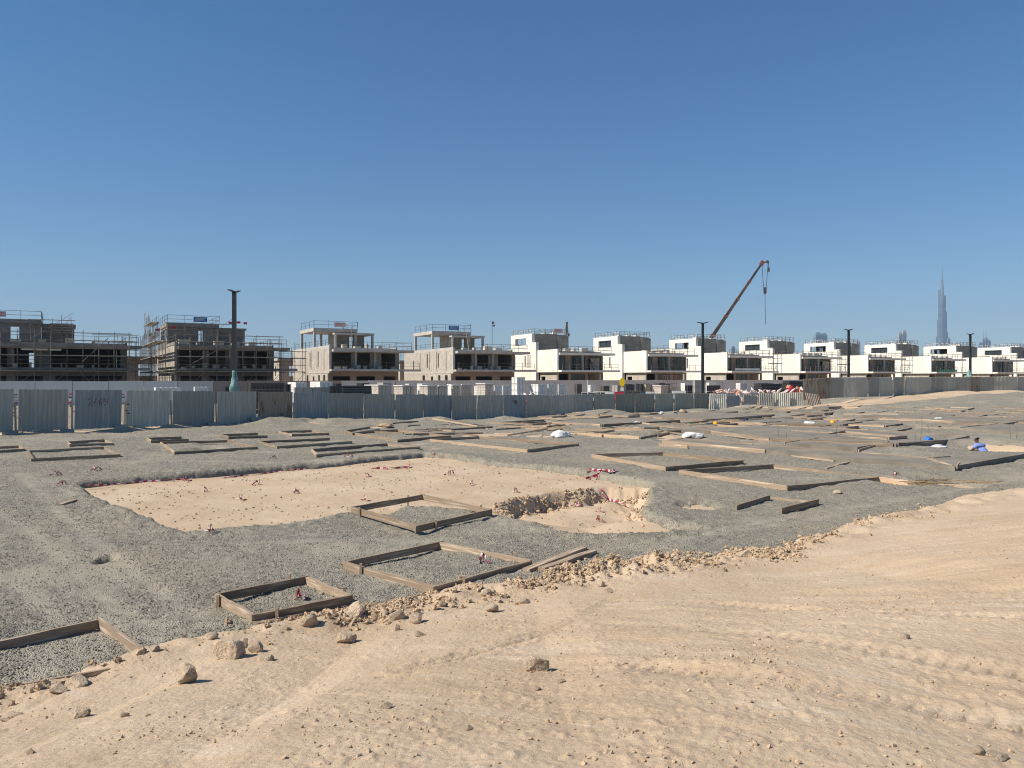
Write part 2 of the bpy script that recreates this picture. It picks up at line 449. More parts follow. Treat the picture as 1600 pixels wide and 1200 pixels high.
def gravel_material():
    m = bpy.data.materials.new('gravel'); m.use_nodes = True
    N = m.node_tree.nodes; L = m.node_tree.links
    b = N['Principled BSDF']; b.inputs['Roughness'].default_value = .9; b.inputs['Specular IOR Level'].default_value = .2
    tc = N.new('ShaderNodeTexCoord')
    vo = N.new('ShaderNodeTexVoronoi'); vo.inputs['Scale'].default_value = 62; L.new(tc.outputs['Object'], vo.inputs['Vector'])
    sp = N.new('ShaderNodeSeparateColor'); L.new(vo.outputs['Color'], sp.inputs[0])
    r = N.new('ShaderNodeValToRGB'); e = r.color_ramp.elements
    e[0].position = 0; e[0].color = (.172,.157,.125,1); e[1].position = 1; e[1].color = (.375,.34,.275,1)
    x = e.new(.5); x.color = (.266,.243,.196,1)
    L.new(sp.outputs[0], r.inputs[0])
    no = N.new('ShaderNodeTexNoise'); no.inputs['Scale'].default_value = .7; no.inputs['Detail'].default_value = 6; L.new(tc.outputs['Object'], no.inputs['Vector'])
    r2 = N.new('ShaderNodeValToRGB'); r2.color_ramp.elements[0].position = .50; r2.color_ramp.elements[1].position = .72
    r2.color_ramp.elements[1].color = (.6,.6,.6,1)
    L.new(no.outputs['Fac'], r2.inputs[0])
    mx = N.new('ShaderNodeMixRGB'); L.new(r2.outputs[0], mx.inputs[0]); L.new(r.outputs[0], mx.inputs[1]); mx.inputs[2].default_value = (.33,.285,.215,1)
    n2 = N.new('ShaderNodeTexNoise'); n2.inputs['Scale'].default_value = 7; n2.inputs['Detail'].default_value = 5; L.new(tc.outputs['Object'], n2.inputs['Vector'])
    mr = N.new('ShaderNodeMapRange'); mr.inputs[1].default_value = .3; mr.inputs[2].default_value = .7; mr.inputs[3].default_value = .74; mr.inputs[4].default_value = 1.2
    L.new(n2.outputs['Fac'], mr.inputs[0])
    hs = N.new('ShaderNodeHueSaturation'); L.new(mx.outputs[0], hs.inputs['Color']); L.new(mr.outputs[0], hs.inputs['Value'])
    n4 = N.new('ShaderNodeTexNoise'); n4.inputs['Scale'].default_value = .22; n4.inputs['Detail'].default_value = 8; n4.inputs['Roughness'].default_value = .65; L.new(tc.outputs['Object'], n4.inputs['Vector'])
    r4 = N.new('ShaderNodeValToRGB'); r4.color_ramp.elements[0].position = .50; r4.color_ramp.elements[1].position = .68; r4.color_ramp.elements[1].color = (.5,.5,.5,1); L.new(n4.outputs['Fac'], r4.inputs[0])
    m4 = N.new('ShaderNodeMixRGB'); L.new(r4.outputs[0], m4.inputs[0]); L.new(hs.outputs[0], m4.inputs[1]); m4.inputs[2].default_value = (.40,.335,.245,1)
    at = N.new('ShaderNodeAttribute'); at.attribute_name = 'dust'
    m5 = N.new('ShaderNodeMixRGB'); ma = N.new('ShaderNodeMath'); ma.operation = 'MULTIPLY'; ma.inputs[1].default_value = .62; L.new(at.outputs['Fac'], ma.inputs[0]); L.new(ma.outputs[0], m5.inputs[0]); L.new(m4.outputs[0], m5.inputs[1]); m5.inputs[2].default_value = (.42,.375,.295,1)
    L.new(m5.outputs[0], b.inputs['Base Color'])
    bp = N.new('ShaderNodeBump'); bp.inputs['Strength'].default_value = .9; bp.inputs['Distance'].default_value = .018; bp.invert = True
    L.new(vo.outputs['Distance'], bp.inputs['Height']); L.new(bp.outputs[0], b.inputs['Normal'])
    return m
def wood_material(name, c0, c1, c2):
    m = bpy.data.materials.new(name); m.use_nodes = True
    N = m.node_tree.nodes; L = m.node_tree.links
    b = N['Principled BSDF']; b.inputs['Roughness'].default_value = .85; b.inputs['Specular IOR Level'].default_value = .2
    tc = N.new('ShaderNodeTexCoord'); oi = N.new('ShaderNodeObjectInfo')
    mp = N.new('ShaderNodeMapping'); mp.inputs['Scale'].default_value = (2.2, 9, 7)
    ad = N.new('ShaderNodeVectorMath'); ad.operation = 'ADD'
    L.new(tc.outputs['Object'], ad.inputs[0]); L.new(oi.outputs['Random'], ad.inputs[1]); L.new(ad.outputs[0], mp.inputs[0])
    no = N.new('ShaderNodeTexNoise'); no.inputs['Scale'].default_value = 1.6; no.inputs['Detail'].default_value = 8; no.inputs['Roughness'].default_value = .7
    L.new(mp.outputs[0], no.inputs['Vector'])
    r = N.new('ShaderNodeValToRGB'); e = r.color_ramp.elements
    e[0].position = .3; e[0].color = (*c0, 1); e[1].position = .7; e[1].color = (*c1, 1)
    L.new(no.outputs['Fac'], r.inputs[0])
    n2 = N.new('ShaderNodeTexNoise'); n2.inputs['Scale'].default_value = 3.2; n2.inputs['Detail'].default_value = 6; L.new(ad.outputs[0], n2.inputs['Vector'])
    r2 = N.new('ShaderNodeValToRGB'); r2.color_ramp.elements[0].position = .52; r2.color_ramp.elements[1].position = .66
    L.new(n2.outputs['Fac'], r2.inputs[0])
    mx = N.new('ShaderNodeMixRGB'); L.new(r2.outputs[0], mx.inputs[0]); L.new(r.outputs[0], mx.inputs[1]); mx.inputs[2].default_value = (*c2, 1)
    mr = N.new('ShaderNodeMapRange'); mr.inputs[3].default_value = .72; mr.inputs[4].default_value = 1.25; L.new(oi.outputs['Random'], mr.inputs[0])
    hs = N.new('ShaderNodeHueSaturation'); L.new(mx.outputs[0], hs.inputs['Color']); L.new(mr.outputs[0], hs.inputs['Value'])
    L.new(hs.outputs[0], b.inputs['Base Color'])
    bp = N.new('ShaderNodeBump'); bp.inputs['Strength'].default_value = .5; bp.inputs['Distance'].default_value = .006
    L.new(no.outputs['Fac'], bp.inputs['Height']); L.new(bp.outputs[0], b.inputs['Normal'])
    return m
def sheet_material(name, paint, worn, rust, amount):
    """painted corrugated steel: flaking paint, rust runs from the edges"""
    m = bpy.data.materials.new(name); m.use_nodes = True
    N = m.node_tree.nodes; L = m.node_tree.links
    b = N['Principled BSDF']; b.inputs['Roughness'].default_value = .55; b.inputs['Specular IOR Level'].default_value = .35
    tc = N.new('ShaderNodeTexCoord'); oi = N.new('ShaderNodeObjectInfo')
    sc = N.new('ShaderNodeVectorMath'); sc.operation = 'MULTIPLY_ADD'; sc.inputs[1].default_value = (1,1,1)
    mu = N.new('ShaderNodeMath'); mu.operation = 'MULTIPLY'; mu.inputs[1].default_value = 40; L.new(oi.outputs['Random'], mu.inputs[0])
    L.new(tc.outputs['Object'], sc.inputs[0]); L.new(mu.outputs[0], sc.inputs[2])
    mp = N.new('ShaderNodeMapping'); mp.inputs['Scale'].default_value = (5, 5, .35); L.new(sc.outputs[0], mp.inputs[0])
    n1 = N.new('ShaderNodeTexNoise'); n1.inputs['Scale'].default_value = 1.5; n1.inputs['Detail'].default_value = 7; n1.inputs['Roughness'].default_value = .65; L.new(mp.outputs[0], n1.inputs['Vector'])
    r1 = N.new('ShaderNodeValToRGB'); r1.color_ramp.elements[0].position = .48; r1.color_ramp.elements[1].position = .70
    r1.color_ramp.elements[0].color = (*paint, 1); r1.color_ramp.elements[1].color = (*worn, 1); L.new(n1.outputs['Fac'], r1.inputs[0])
    n2 = N.new('ShaderNodeTexNoise'); n2.inputs['Scale'].default_value = 1.1; n2.inputs['Detail'].default_value = 8; n2.inputs['Roughness'].default_value = .72
    mp2 = N.new('ShaderNodeMapping'); mp2.inputs['Scale'].default_value = (1.6, 1.6, .7); mp2.inputs['Location'].default_value = (7, 3, 1); L.new(sc.outputs[0], mp2.inputs[0]); L.new(mp2.outputs[0], n2.inputs['Vector'])
    r2 = N.new('ShaderNodeValToRGB'); r2.color_ramp.elements[0].position = .66-amount; r2.color_ramp.elements[1].position = .78-amount; L.new(n2.outputs['Fac'], r2.inputs[0])
    mx = N.new('ShaderNodeMixRGB'); L.new(r2.outputs[0], mx.inputs[0]); L.new(r1.outputs[0], mx.inputs[1]); mx.inputs[2].default_value = (*rust, 1)
    mr = N.new('ShaderNodeMapRange'); mr.inputs[3].default_value = .8; mr.inputs[4].default_value = 1.2; L.new(oi.outputs['Random'], mr.inputs[0])
    hs = N.new('ShaderNodeHueSaturation'); L.new(mx.outputs[0], hs.inputs['Color']); L.new(mr.outputs[0], hs.inputs['Value'])
    L.new(hs.outputs[0], b.inputs['Base Color'])
    return m
def block_material(name, c, mortar, bw=.4, bh=.2):
    m = bpy.data.materials.new(name); m.use_nodes = True
    N = m.node_tree.nodes; L = m.node_tree.links
    b = N['Principled BSDF']; b.inputs['Roughness'].default_value = .92; b.inputs['Specular IOR Level'].default_value = .2
    tc = N.new('ShaderNodeTexCoord')
    sp = N.new('ShaderNodeSeparateXYZ'); L.new(tc.outputs['Object'], sp.inputs[0])
    ad = N.new('ShaderNodeMath'); ad.operation = 'ADD'; L.new(sp.outputs[0], ad.inputs[0]); L.new(sp.outputs[1], ad.inputs[1])
    cb = N.new('ShaderNodeCombineXYZ'); L.new(ad.outputs[0], cb.inputs[0]); L.new(sp.outputs[2], cb.inputs[1])
    br = N.new('ShaderNodeTexBrick'); br.inputs['Scale'].default_value = 1; br.inputs['Brick Width'].default_value = bw; br.inputs['Row Height'].default_value = bh
    br.inputs['Mortar Size'].default_value = .012; br.inputs['Color1'].default_value = (*c, 1); br.inputs['Color2'].default_value = (*[q*.82 for q in c], 1); br.inputs['Mortar'].default_value = (*mortar, 1)
    L.new(cb.outputs[0], br.inputs['Vector'])
    no = N.new('ShaderNodeTexNoise'); no.inputs['Scale'].default_value = .8; no.inputs['Detail'].default_value = 6; L.new(tc.outputs['Object'], no.inputs['Vector'])
    mr = N.new('ShaderNodeMapRange'); mr.inputs[1].default_value = .3; mr.inputs[2].default_value = .7; mr.inputs[3].default_value = .82; mr.inputs[4].default_value = 1.15; L.new(no.outputs['Fac'], mr.inputs[0])
    hs = N.new('ShaderNodeHueSaturation'); L.new(br.outputs[0], hs.inputs['Color']); L.new(mr.outputs[0], hs.inputs['Value'])
    L.new(hs.outputs[0], b.inputs['Base Color'])
    return m

M = {}
M['sand'] = sand_material()
M['gravel'] = gravel_material()
M['stone'] = mat('crushed_stone', (.198,.18,.143), .9, (.34,.308,.25), 3, rand=.3, coords='Object')
M['clod'] = mat('sand_clod', (.37,.26,.16), .95, (.52,.395,.27), 1.2, rand=.18)
M['rock'] = mat('sandstone_rock', (.44,.34,.235), .95, (.58,.475,.35), 5, bump=.8, bscale=14, c3=(.36,.25,.16), n3=6)
M['wood'] = wood_material('weathered_board', (.18,.13,.09), (.39,.295,.21), (.47,.385,.29))
M['wood_pale'] = wood_material('pale_board', (.36,.24,.15), (.55,.42,.29), (.50,.42,.33))
M['timber_post'] = wood_material('timber_post', (.40,.28,.17), (.58,.45,.31), (.5,.4,.3))
M['sheet'] = [
    sheet_material('painted_sheet_blue_grey', (.37,.35,.30), (.52,.49,.42), (.19,.12,.075), .02),
    sheet_material('painted_sheet_blue', (.27,.295,.30), (.45,.45,.42), (.17,.12,.09), .03),
    sheet_material('painted_sheet_grey', (.36,.35,.305), (.52,.50,.43), (.2,.14,.09), .03),
    sheet_material('bare_sheet_weathered', (.47,.45,.385), (.70,.66,.56), (.26,.20,.13), .05),
    sheet_material('rusty_sheet', (.33,.28,.22), (.46,.38,.29), (.22,.12,.065), .16),
    sheet_material('sunlit_cream_sheet', (.50,.48,.40), (.62,.60,.52), (.33,.24,.15), .03),  # cream lightened so these panels look struck by the sun
    sheet_material('olive_sheet', (.32,.305,.245), (.43,.41,.335), (.2,.15,.1), .03)]
M['white'] = mat('white_render', (.80,.77,.69), .85, (.70,.665,.58), .9, detail=8, stretch=(1,1,.22), c3=(.70,.665,.59), n3=.5)
M['concrete'] = mat('raw_concrete', (.40,.365,.325), .9, (.53,.49,.44), .7, detail=8, bump=.2, bscale=6)
M['concrete_grey'] = mat('grey_concrete', (.30,.28,.255), .9, (.42,.395,.36), .6, detail=8)
M['block_beige'] = block_material('beige_blockwork', (.51,.455,.39), (.38,.34,.29))
M['block_grey'] = block_material('grey_blockwork', (.36,.315,.255), (.25,.22,.18))
M['pad'] = mat('blinding_concrete', (.17,.15,.12), .9, (.27,.235,.19), .8, detail=8, bump=.15, bscale=8)
M['brownwall'] = mat('brown_render', (.26,.20,.17), .9, (.33,.26,.22), .8)
M['yardwall'] = mat('pale_taupe_render', (.52,.485,.45), .9, (.62,.58,.54), .5, detail=7)
M['yardwall2'] = mat('whitish_plaster', (.62,.60,.56), .9, (.70,.68,.64), .5, detail=7)
M['dark'] = mat('shade_and_joint_black', (.035,.033,.03), .9)  # near-black: painted shade in rooms and pipe ends; also joints, rags
M['glass'] = mat('window_glass', (.03,.035,.04), .08, spec=.6)
M['alu'] = mat('dark_aluminium', (.05,.05,.055), .4, metal=.4)
M['steel'] = mat('scaffold_steel', (.13,.11,.095), .6, (.26,.20,.15), 2, rand=.3)
M['steel_dark'] = mat('dark_steel', (.06,.055,.05), .55, (.12,.10,.085), 3)
M['steel_pale'] = mat('galvanised_tube', (.62,.60,.56), .5)
M['plank'] = wood_material('scaffold_plank', (.38,.31,.22), (.58,.50,.39), (.5,.45,.36))
M['lamp'] = mat('anthracite_paint', (.018,.02,.025), .45, (.03,.033,.038), 3, spec=.4)
M['lampglass'] = mat('lamp_lens', (.5,.5,.5), .3)
M['tarp'] = mat('teal_cloth', (.10,.23,.22), .9, (.30,.42,.40), 3, bump=.5, bscale=6)
M['red'] = mat('red_plastic', (.55,.03,.06), .5, (.45,.03,.06), 4)
M['tape_red'] = mat('tape_red', (.36,.02,.06), .6)
M['tape_white'] = mat('tape_white', (.62,.50,.48), .6)
M['whiteplastic'] = mat('white_plastic', (.75,.74,.71), .6, (.62,.60,.57), 5, bump=.6, bscale=8)
M['blue'] = mat('blue_board', (.03,.13,.34), .5, (.05,.19,.42), 5)
M['bluebag'] = mat('blue_plastic', (.02,.16,.55), .5, bump=.5, bscale=8)
M['orange'] = mat('orange_net', (.52,.16,.08), .8, (.62,.34,.24), 5)
M['yellow'] = mat('yellow_paint', (.85,.55,.01), .5)
M['helmet_o'] = mat('orange_yellow_plastic', (.75,.35,.02), .4)
M['navy'] = mat('navy_plastic', (.01,.015,.08), .4)
M['green'] = mat('green_net', (.08,.32,.16), .8)
M['signboard'] = mat('faded_sign_board', (.62,.42,.38), .6, (.72,.60,.56), 6)
M['carpaint'] = mat('silver_car_paint', (.50,.51,.52), .3, spec=.6, metal=.3)
M['rubber'] = mat('black_rubber', (.02,.02,.02), .8)
M['pipe'] = mat('black_pipe', (.025,.028,.032), .45, spec=.5)
M['blockwhite'] = block_material('white_block_pack', (.78,.77,.73), (.45,.44,.42), .4, .2)
M['scafconc'] = mat('shade_dark_raw_concrete', (.20,.18,.155), .9, (.30,.27,.235), .6, detail=8)  # darker copy of raw concrete, shade behind the scaffolding put into its colour
M['scafblock'] = block_material('shade_dark_grey_blockwork', (.25,.225,.195), (.17,.155,.135))  # blockwork colour darkened to carry the shade on the scaffolded villas
M['blocktan'] = block_material('tan_block_pack', (.56,.50,.43), (.26,.22,.19), .4, .2)
M['cranepaint'] = mat('crane_grey_brown_paint', (.05,.036,.032), .5, (.15,.11,.09), .4)
M['cranered'] = mat('crane_red_paint', (.24,.11,.09), .5)
M['tower'] = mat('tower_cladding', (.09,.105,.125), .35, (.15,.165,.185), .03, spec=.6, stretch=(1,1,.25))
M['tealglass'] = mat('teal_glass_facade', (.10,.20,.22), .3, (.16,.26,.28), .05, spec=.6)
M['farwall'] = mat('far_facade', (.30,.28,.27), .8, (.38,.35,.33), .05)
M['paint_mark'] = mat('maroon_spray_paint', (.14,.018,.018), .7)
M['skin'] = mat('dark_skin', (.10,.055,.035), .6)
M['hair'] = mat('black_hair', (.008,.007,.007), .8, bump=.6, bscale=40)
M['shirt'] = mat('blue_shirt', (.17,.24,.56), .85, (.24,.31,.64), 8, bump=.4, bscale=14)
M['trousers'] = mat('dark_trousers', (.04,.045,.06), .9)
M['straw'] = mat('dry_twig', (.33,.22,.12), .9)

# ------------------------------------------------------------------ ground sheets
def fan_grid(y0, y1, ny, extra, nx, k=.78, c=1.6):
    Yr = y0*(y1/y0)**(np.arange(ny)/(ny-1))
    if extra: Yr = np.concatenate([Yr, y1*(extra/y1)**(np.arange(1, 60)/59)])
    U = np.linspace(-1, 1, nx)
    Y = np.repeat(Yr[:, None], nx, 1)
    X = (Y*k + c)*U[None, :]
    return X, Y
def grid_mesh(name, X, Y, Z, keep, m, smooth=True, dust=None):
    ny, nx = X.shape
    idx = np.arange(ny*nx).reshape(ny, nx)
    q = np.stack([idx[:-1, :-1], idx[:-1, 1:], idx[1:, 1:], idx[1:, :-1]], -1)
    kq = keep[:-1, :-1] | keep[:-1, 1:] | keep[1:, 1:] | keep[1:, :-1]
    q = q[kq]
    used = np.zeros(ny*nx, bool); used[q.ravel()] = True
    remap = np.cumsum(used)-1
    q = remap[q]
    co = np.stack([X, Y, Z], -1).reshape(-1, 3)[used]
    me = bpy.data.meshes.new(name)
    me.vertices.add(len(co)); me.vertices.foreach_set('co', co.astype(np.float32).ravel())
    me.loops.add(q.size); me.loops.foreach_set('vertex_index', q.ravel().astype(np.int32))
    me.polygons.add(len(q)); me.polygons.foreach_set('loop_start', np.arange(0, q.size, 4, dtype=np.int32))
    me.polygons.foreach_set('loop_total', np.full(len(q), 4, np.int32))
    if smooth: me.polygons.foreach_set('use_smooth', np.ones(len(q), bool))
    me.materials.append(m)
    if dust is not None:
        at = me.attributes.new('dust', 'FLOAT', 'POINT'); at.data.foreach_set('value', dust.ravel()[used].astype(np.float32))
    me.update(); me.validate()
    return link(name, me)
gX, gY = fan_grid(1.6, 115, 1000, 9000, 800)
zc = common(gX, gY)
sz = sand_z(gX, gY, zc); vz = gravel_z(gX, gY, zc)
sz = np.where(gY > 70, np.maximum(sz, -3), sz)
vz = np.where(gY > 104, sz-.5, vz)
far = sstep(300, 900, gY)
sz = sz*(1-far) + far*(-.5)
tag(grid_mesh('sand', gX, gY, sz, sz > vz-.06, M['sand']), kind='structure')
tag(grid_mesh('gravel', gX, gY, vz, vz > sz-.05, M['gravel'], dust=tracks(gX, gY)), kind='structure')
SURF = np.maximum(sz, vz); ROWY = gY[:, 0].copy(); NCOL = gX.shape[1]
del gX, gY, zc, sz, vz
def gz(x, y):
    """height of the finished ground, read back from the sheets"""
    i = int(np.clip(np.searchsorted(ROWY, y)-1, 0, len(ROWY)-2)); t = min(max((y-ROWY[i])/(ROWY[i+1]-ROWY[i]), 0), 1)
    u = (x/(y*.78+1.6)+1)/2*(NCOL-1); j = int(min(max(u, 0), NCOL-2)); f = min(max(u-j, 0), 1)
    return float((SURF[i, j]*(1-f)+SURF[i, j+1]*f)*(1-t)+(SURF[i+1, j]*(1-f)+SURF[i+1, j+1]*f)*t)

# ------------------------------------------------------------------ scattered stones (nobody could count them)
def scatter(name, pts, scl, rot, m, sub=1, rough=.25):
    me = bpy.data.meshes.new(name)
    n = len(pts)
    me.vertices.add(n); me.vertices.foreach_set('co', np.asarray(pts, np.float32).ravel())
    a = me.attributes.new('scl', 'FLOAT_VECTOR', 'POINT'); a.data.foreach_set('vector', np.asarray(scl, np.float32).ravel())
    a = me.attributes.new('rot', 'FLOAT_VECTOR', 'POINT'); a.data.foreach_set('vector', np.asarray(rot, np.float32).ravel())
    me.materials.append(m)
    o = link(name, me)
    g = bpy.data.node_groups.new(name+'_nodes', 'GeometryNodeTree')
    g.interface.new_socket('Geometry', in_out='INPUT', socket_type='NodeSocketGeometry')
    g.interface.new_socket('Geometry', in_out='OUTPUT', socket_type='NodeSocketGeometry')
    N = g.nodes; L = g.links
    gi = N.new('NodeGroupInput'); go = N.new('NodeGroupOutput')
    ico = N.new('GeometryNodeMeshIcoSphere'); ico.inputs['Radius'].default_value = 1; ico.inputs['Subdivisions'].default_value = sub
    no = N.new('ShaderNodeTexNoise'); no.inputs['Scale'].default_value = 1.3
    pos = N.new('GeometryNodeInputPosition'); L.new(pos.outputs[0], no.inputs['Vector'])
    sub_ = N.new('ShaderNodeVectorMath'); sub_.operation = 'SUBTRACT'; sub_.inputs[1].default_value = (.5,.5,.5); L.new(no.outputs['Color'], sub_.inputs[0])
    mu = N.new('ShaderNodeVectorMath'); mu.operation = 'SCALE'; mu.inputs['Scale'].default_value = rough*6; L.new(sub_.outputs[0], mu.inputs[0])
    sp = N.new('GeometryNodeSetPosition'); L.new(ico.outputs[0], sp.inputs['Geometry']); L.new(mu.outputs[0], sp.inputs['Offset'])
    sm = N.new('GeometryNodeSetMaterial'); sm.inputs['Material'].default_value = m; L.new(sp.outputs[0], sm.inputs[0])
    ip = N.new('GeometryNodeInstanceOnPoints')
    na = N.new('GeometryNodeInputNamedAttribute'); na.data_type = 'FLOAT_VECTOR'; na.inputs['Name'].default_value = 'scl'
    nb = N.new('GeometryNodeInputNamedAttribute'); nb.data_type = 'FLOAT_VECTOR'; nb.inputs['Name'].default_value = 'rot'
    L.new(gi.outputs[0], ip.inputs['Points']); L.new(sm.outputs[0], ip.inputs['Instance'])
    L.new(na.outputs[0], ip.inputs['Scale']); L.new(nb.outputs[0], ip.inputs['Rotation'])
    L.new(ip.outputs[0], go.inputs[0])
    md = o.modifiers.new('scatter', 'NODES'); md.node_group = g
    return o
def fan_points(n, y0, y1, k=.72, c=1.0, power=1.0):
    t = rng.random(n)**power
    Y = y0*(y1/y0)**t
    X = (Y*k+c)*(rng.random(n)*2-1)
    return X, Y
def stones(name, X, Y, Z, lo, hi, m, flat=.65, skew=2.0, sub=1, sink=.2, rough=.25):
    n = len(X)
    r = lo+(hi-lo)*rng.random(n)**skew
    S = np.stack([r*(.7+.6*rng.random(n)), r*(.7+.6*rng.random(n)), r*flat*(.7+.5*rng.random(n))], -1)
    R = np.stack([rng.normal(0, .5, n), rng.normal(0, .5, n), rng.random(n)*6.28], -1)
    return scatter(name, np.stack([X, Y, Z+S[:, 2]*(1-2*sink)], -1), S, R, m, sub, rough)

# crushed stone over the gravel bed
X, Y = fan_points(300000, 6.0, 42, .72, .6)
zc = common(X, Y); zs = sand_z(X, Y, zc); zg = gravel_z(X, Y, zc)
k = zg > zs+.004
k &= rng.random(len(k)) < np.clip(.62+1.1*vnoise(X/.9, Y/.9, 131), .12, 1)*(1-.9*tracks(X, Y))
tag(stones('crushed_stone', X[k], Y[k], zg[k], .005, .0135, M['stone'], sub=1, skew=2.0), 'loose grey crushed stone covering the gravel bed', 'gravel', kind='stuff')
# a few stones strayed on to the sand near the rims
X, Y = fan_points(60000, 5, 30, .72, .6)
zc = common(X, Y); zs = sand_z(X, Y, zc); zg = gravel_z(X, Y, zc)
gap = zs-zg
k = (gap > 0) & (rng.random(len(gap)) < .5*np.exp(-gap/.06))
tag(stones('stray_stone', X[k], Y[k], zs[k], .008, .022, M['stone'], sub=1), 'stray grey stones along the rim of the gravel', 'gravel', kind='stuff')
# clods on the sand
X, Y = fan_points(120000, 2.2, 24, .74, .8)
zs = sand_z(X, Y); s = sand_s(X, Y)
dens = .10 + .9*sstep(.05, .3, vnoise(X/.7, Y/.7, 141)+.4*vnoise(X/.2, Y/.2, 142))
dens = dens*(.4+.8*sstep(-1, 2.5, X))
k = (s > -.1) & (rng.random(len(s)) < dens*.42)
tag(stones('sand_clod', X[k], Y[k], zs[k], .0025, .014, M['clod'], sub=1, skew=3.4, sink=.3, flat=.6), 'small crumbs of dry earth scattered on the sand', 'clods', kind='stuff')
# rubble ridge along the border of sand and gravel
n = 60000
X = rng.uniform(-5.5, 9, n); sw = rng.normal(.45, .27, n)
Y = np.interp(X, EX, EY)-sw/.78
dens = .05+.95*sstep(.0, .3, vnoise(X/.8, Y/.8, 151)+.5*vnoise(X/.22, Y/.22, 152))
dens = np.where((X > .3) & (X < 3.0), .25+dens, dens*.6)*np.where(X > 4.6, .3, 1)
k = rng.random(n) < dens*.42
X, Y = X[k], Y[k]
zs = surf(X, Y)
tag(stones('rubble', X, Y, zs, .006, .042, M['clod'], flat=.8, sub=2, skew=3.4, sink=.3, rough=.45), 'crumbled earth and rubble heaped along the gravel edge', 'rubble', kind='stuff')
# crumbs on the floor of the excavation
X = rng.uniform(-11, 5, 9000); Y = rng.uniform(13, 27, 9000)
k = (poly_sd(X, Y, PIT_A) > .1) & (rng.random(9000) < .5+vnoise(X/.8, Y/.8, 161))
tag(stones('pit_crumbs', X[k], Y[k], sand_z(X[k], Y[k]), .006, .035, M['clod'], flat=.6, sub=1, skew=3.5, sink=.3), 'small lumps of earth on the floor of the excavation', 'clods', kind='stuff')
# crumbling bank inside the excavation
n = 9000
X = rng.uniform(-1, 4, n); Y = rng.uniform(14.5, 20.5, n)
db = poly_sd(X, Y, PIT_B)
k = (db > .02) & (db < .45) & (Y > 16)
tag(stones('bank_crumbs', X[k], Y[k], sand_z(X[k], Y[k]), .01, .05, M['clod'], flat=.85, sub=1, skew=2.4), 'crumbling earth clods on the bank of the excavation', 'clods', kind='stuff')
# ------------------------------------------------------------------ formwork boards
def unit_board(seed, n=7):
    r = random.Random(seed)
    mb = MB()
    rings = []
    for i in range(n+1):
        x = -.5+i/n
        dy = r.uniform(-.06, .06)*math.sin(math.pi*i/n); dz = r.uniform(-.05, .05)
        rings.append([(x, y*.5+dy+r.uniform(-.03, .03), z*.5+(dz if z > 0 else 0)+r.uniform(-.02, .02)) for y, z in ((-1,-1),(1,-1),(1,1),(-1,1))])
    for ring in rings: mb.v += ring
    for i in range(n):
        for k in range(4):
            j = (k+1) % 4
            mb.f.append((4*i+k, 4*i+4+k, 4*i+4+j, 4*i+j)); mb.m.append(0)
    mb.f.append((0,1,2,3)); mb.m.append(0)
    e = 4*n; mb.f.append((e+3,e+2,e+1,e)); mb.m.append(0)
    return mb
BOARD = [unit_board(s).mesh('board', M['wood']) for s in range(5)]
BOARDP = [unit_board(s+9).mesh('board', M['wood_pale']) for s in range(3)]
def board(a, b, h, t, parent=None, name='board', pale=False, flat=False, lift=0.0, roll=0.0):
    a = Vector(a); b = Vector(b)
    if parent: a = a-parent.location; b = b-parent.location
    c = (a+b)/2; d = b-a
    hh = t if flat else h
    me = random.choice(BOARDP if pale else BOARD)
    o = link(name, me, parent, (c.x, c.y, c.z+hh/2-.01+lift))
    o.rotation_euler = (roll, -math.atan2(d.z, math.hypot(d.x, d.y)), math.atan2(d.y, d.x))
    o.scale = (d.length, h if flat else t, t if flat else h)
    return o
FRAMES = [
 # corners in photo pixels (left, near, right, far), which sides exist, label, board height
 ([(-130,1045),(-40,1100),(246,1046),(156,980)], '0123', 'large grey board frame at the left edge, half buried by the sand bank', .115),
 ([(338,940),(396,974),(549,942),(478,912)], '0123', 'small square board frame holding a red ribboned stake, nearest the big rocks', .12),
 ([(538,888),(680,928),(830,886),(686,856)], '0123', 'square board frame with a ribboned stake beside two loose boards', .12),
 ([(550,800),(653,830),(768,804),(660,780)], '0123', 'square board frame lying across the near rim of the excavation', .13),
 ([(44,708),(53,721),(187,714),(163,702)], '0123', 'low board frame left of the excavation, nearest the hoarding with graffiti', .12),
 ([(106,694),(111,698),(176,696),(164,690)], '0123', 'tiny far board frame in front of the blue panel with red numbers', .13),
 ([(-40,704),(-18,709),(38,705),(30,700)], '123', 'board frame cut by the left edge of the picture in front of the hoarding', .12),
 ([(230,688),(237,692),(295,690),(282,686)], '013', 'narrow board frame in front of the third grey hoarding panel', .14),
 ([(251,694),(274,710),(402,702),(356,691)], '0123', 'wide board frame with open right corner behind the sandy excavation', .12),
 ([(346,682),(359,686),(418,684),(400,680)], '013', 'thin board frame below the rusty end of the grey hoarding panels', .14),
 ([(436,677),(457,682),(514,680),(487,675)], '0123', 'small board frame at the foot of the first gravel heap', .14),
 ([(405,693),(434,701),(550,693),(513,688)], '013', 'board frame with three sides between two gravel heaps and the excavation', .13),
 ([(487,706),(497,715),(656,702),(605,697)], '0123', 'long board frame on the far rim of the excavation with red tape on it', .14),
 ([(540,676),(551,680),(593,673),(577,670)], '013', 'narrow board frame stacked against a bigger one near the gravel heap', .15),
 ([(550,679),(622,691),(704,684),(621,674)], '0123', 'large board frame behind the right half of the excavation', .14),
 ([(672,690),(824,707),(904,697),(748,685)], '0123', 'long board frame left of the white sack with a pale near side', .14),
 ([(925,715),(1041,736),(1161,725),(1036,712)], '0123', 'large board frame right of the bundled barrier tape', .15),
 ([(1062,741),(1232,767),(1373,751),(1208,732)], '0123', 'largest board frame on the right, gravel inside and a pale near board', .15),
]
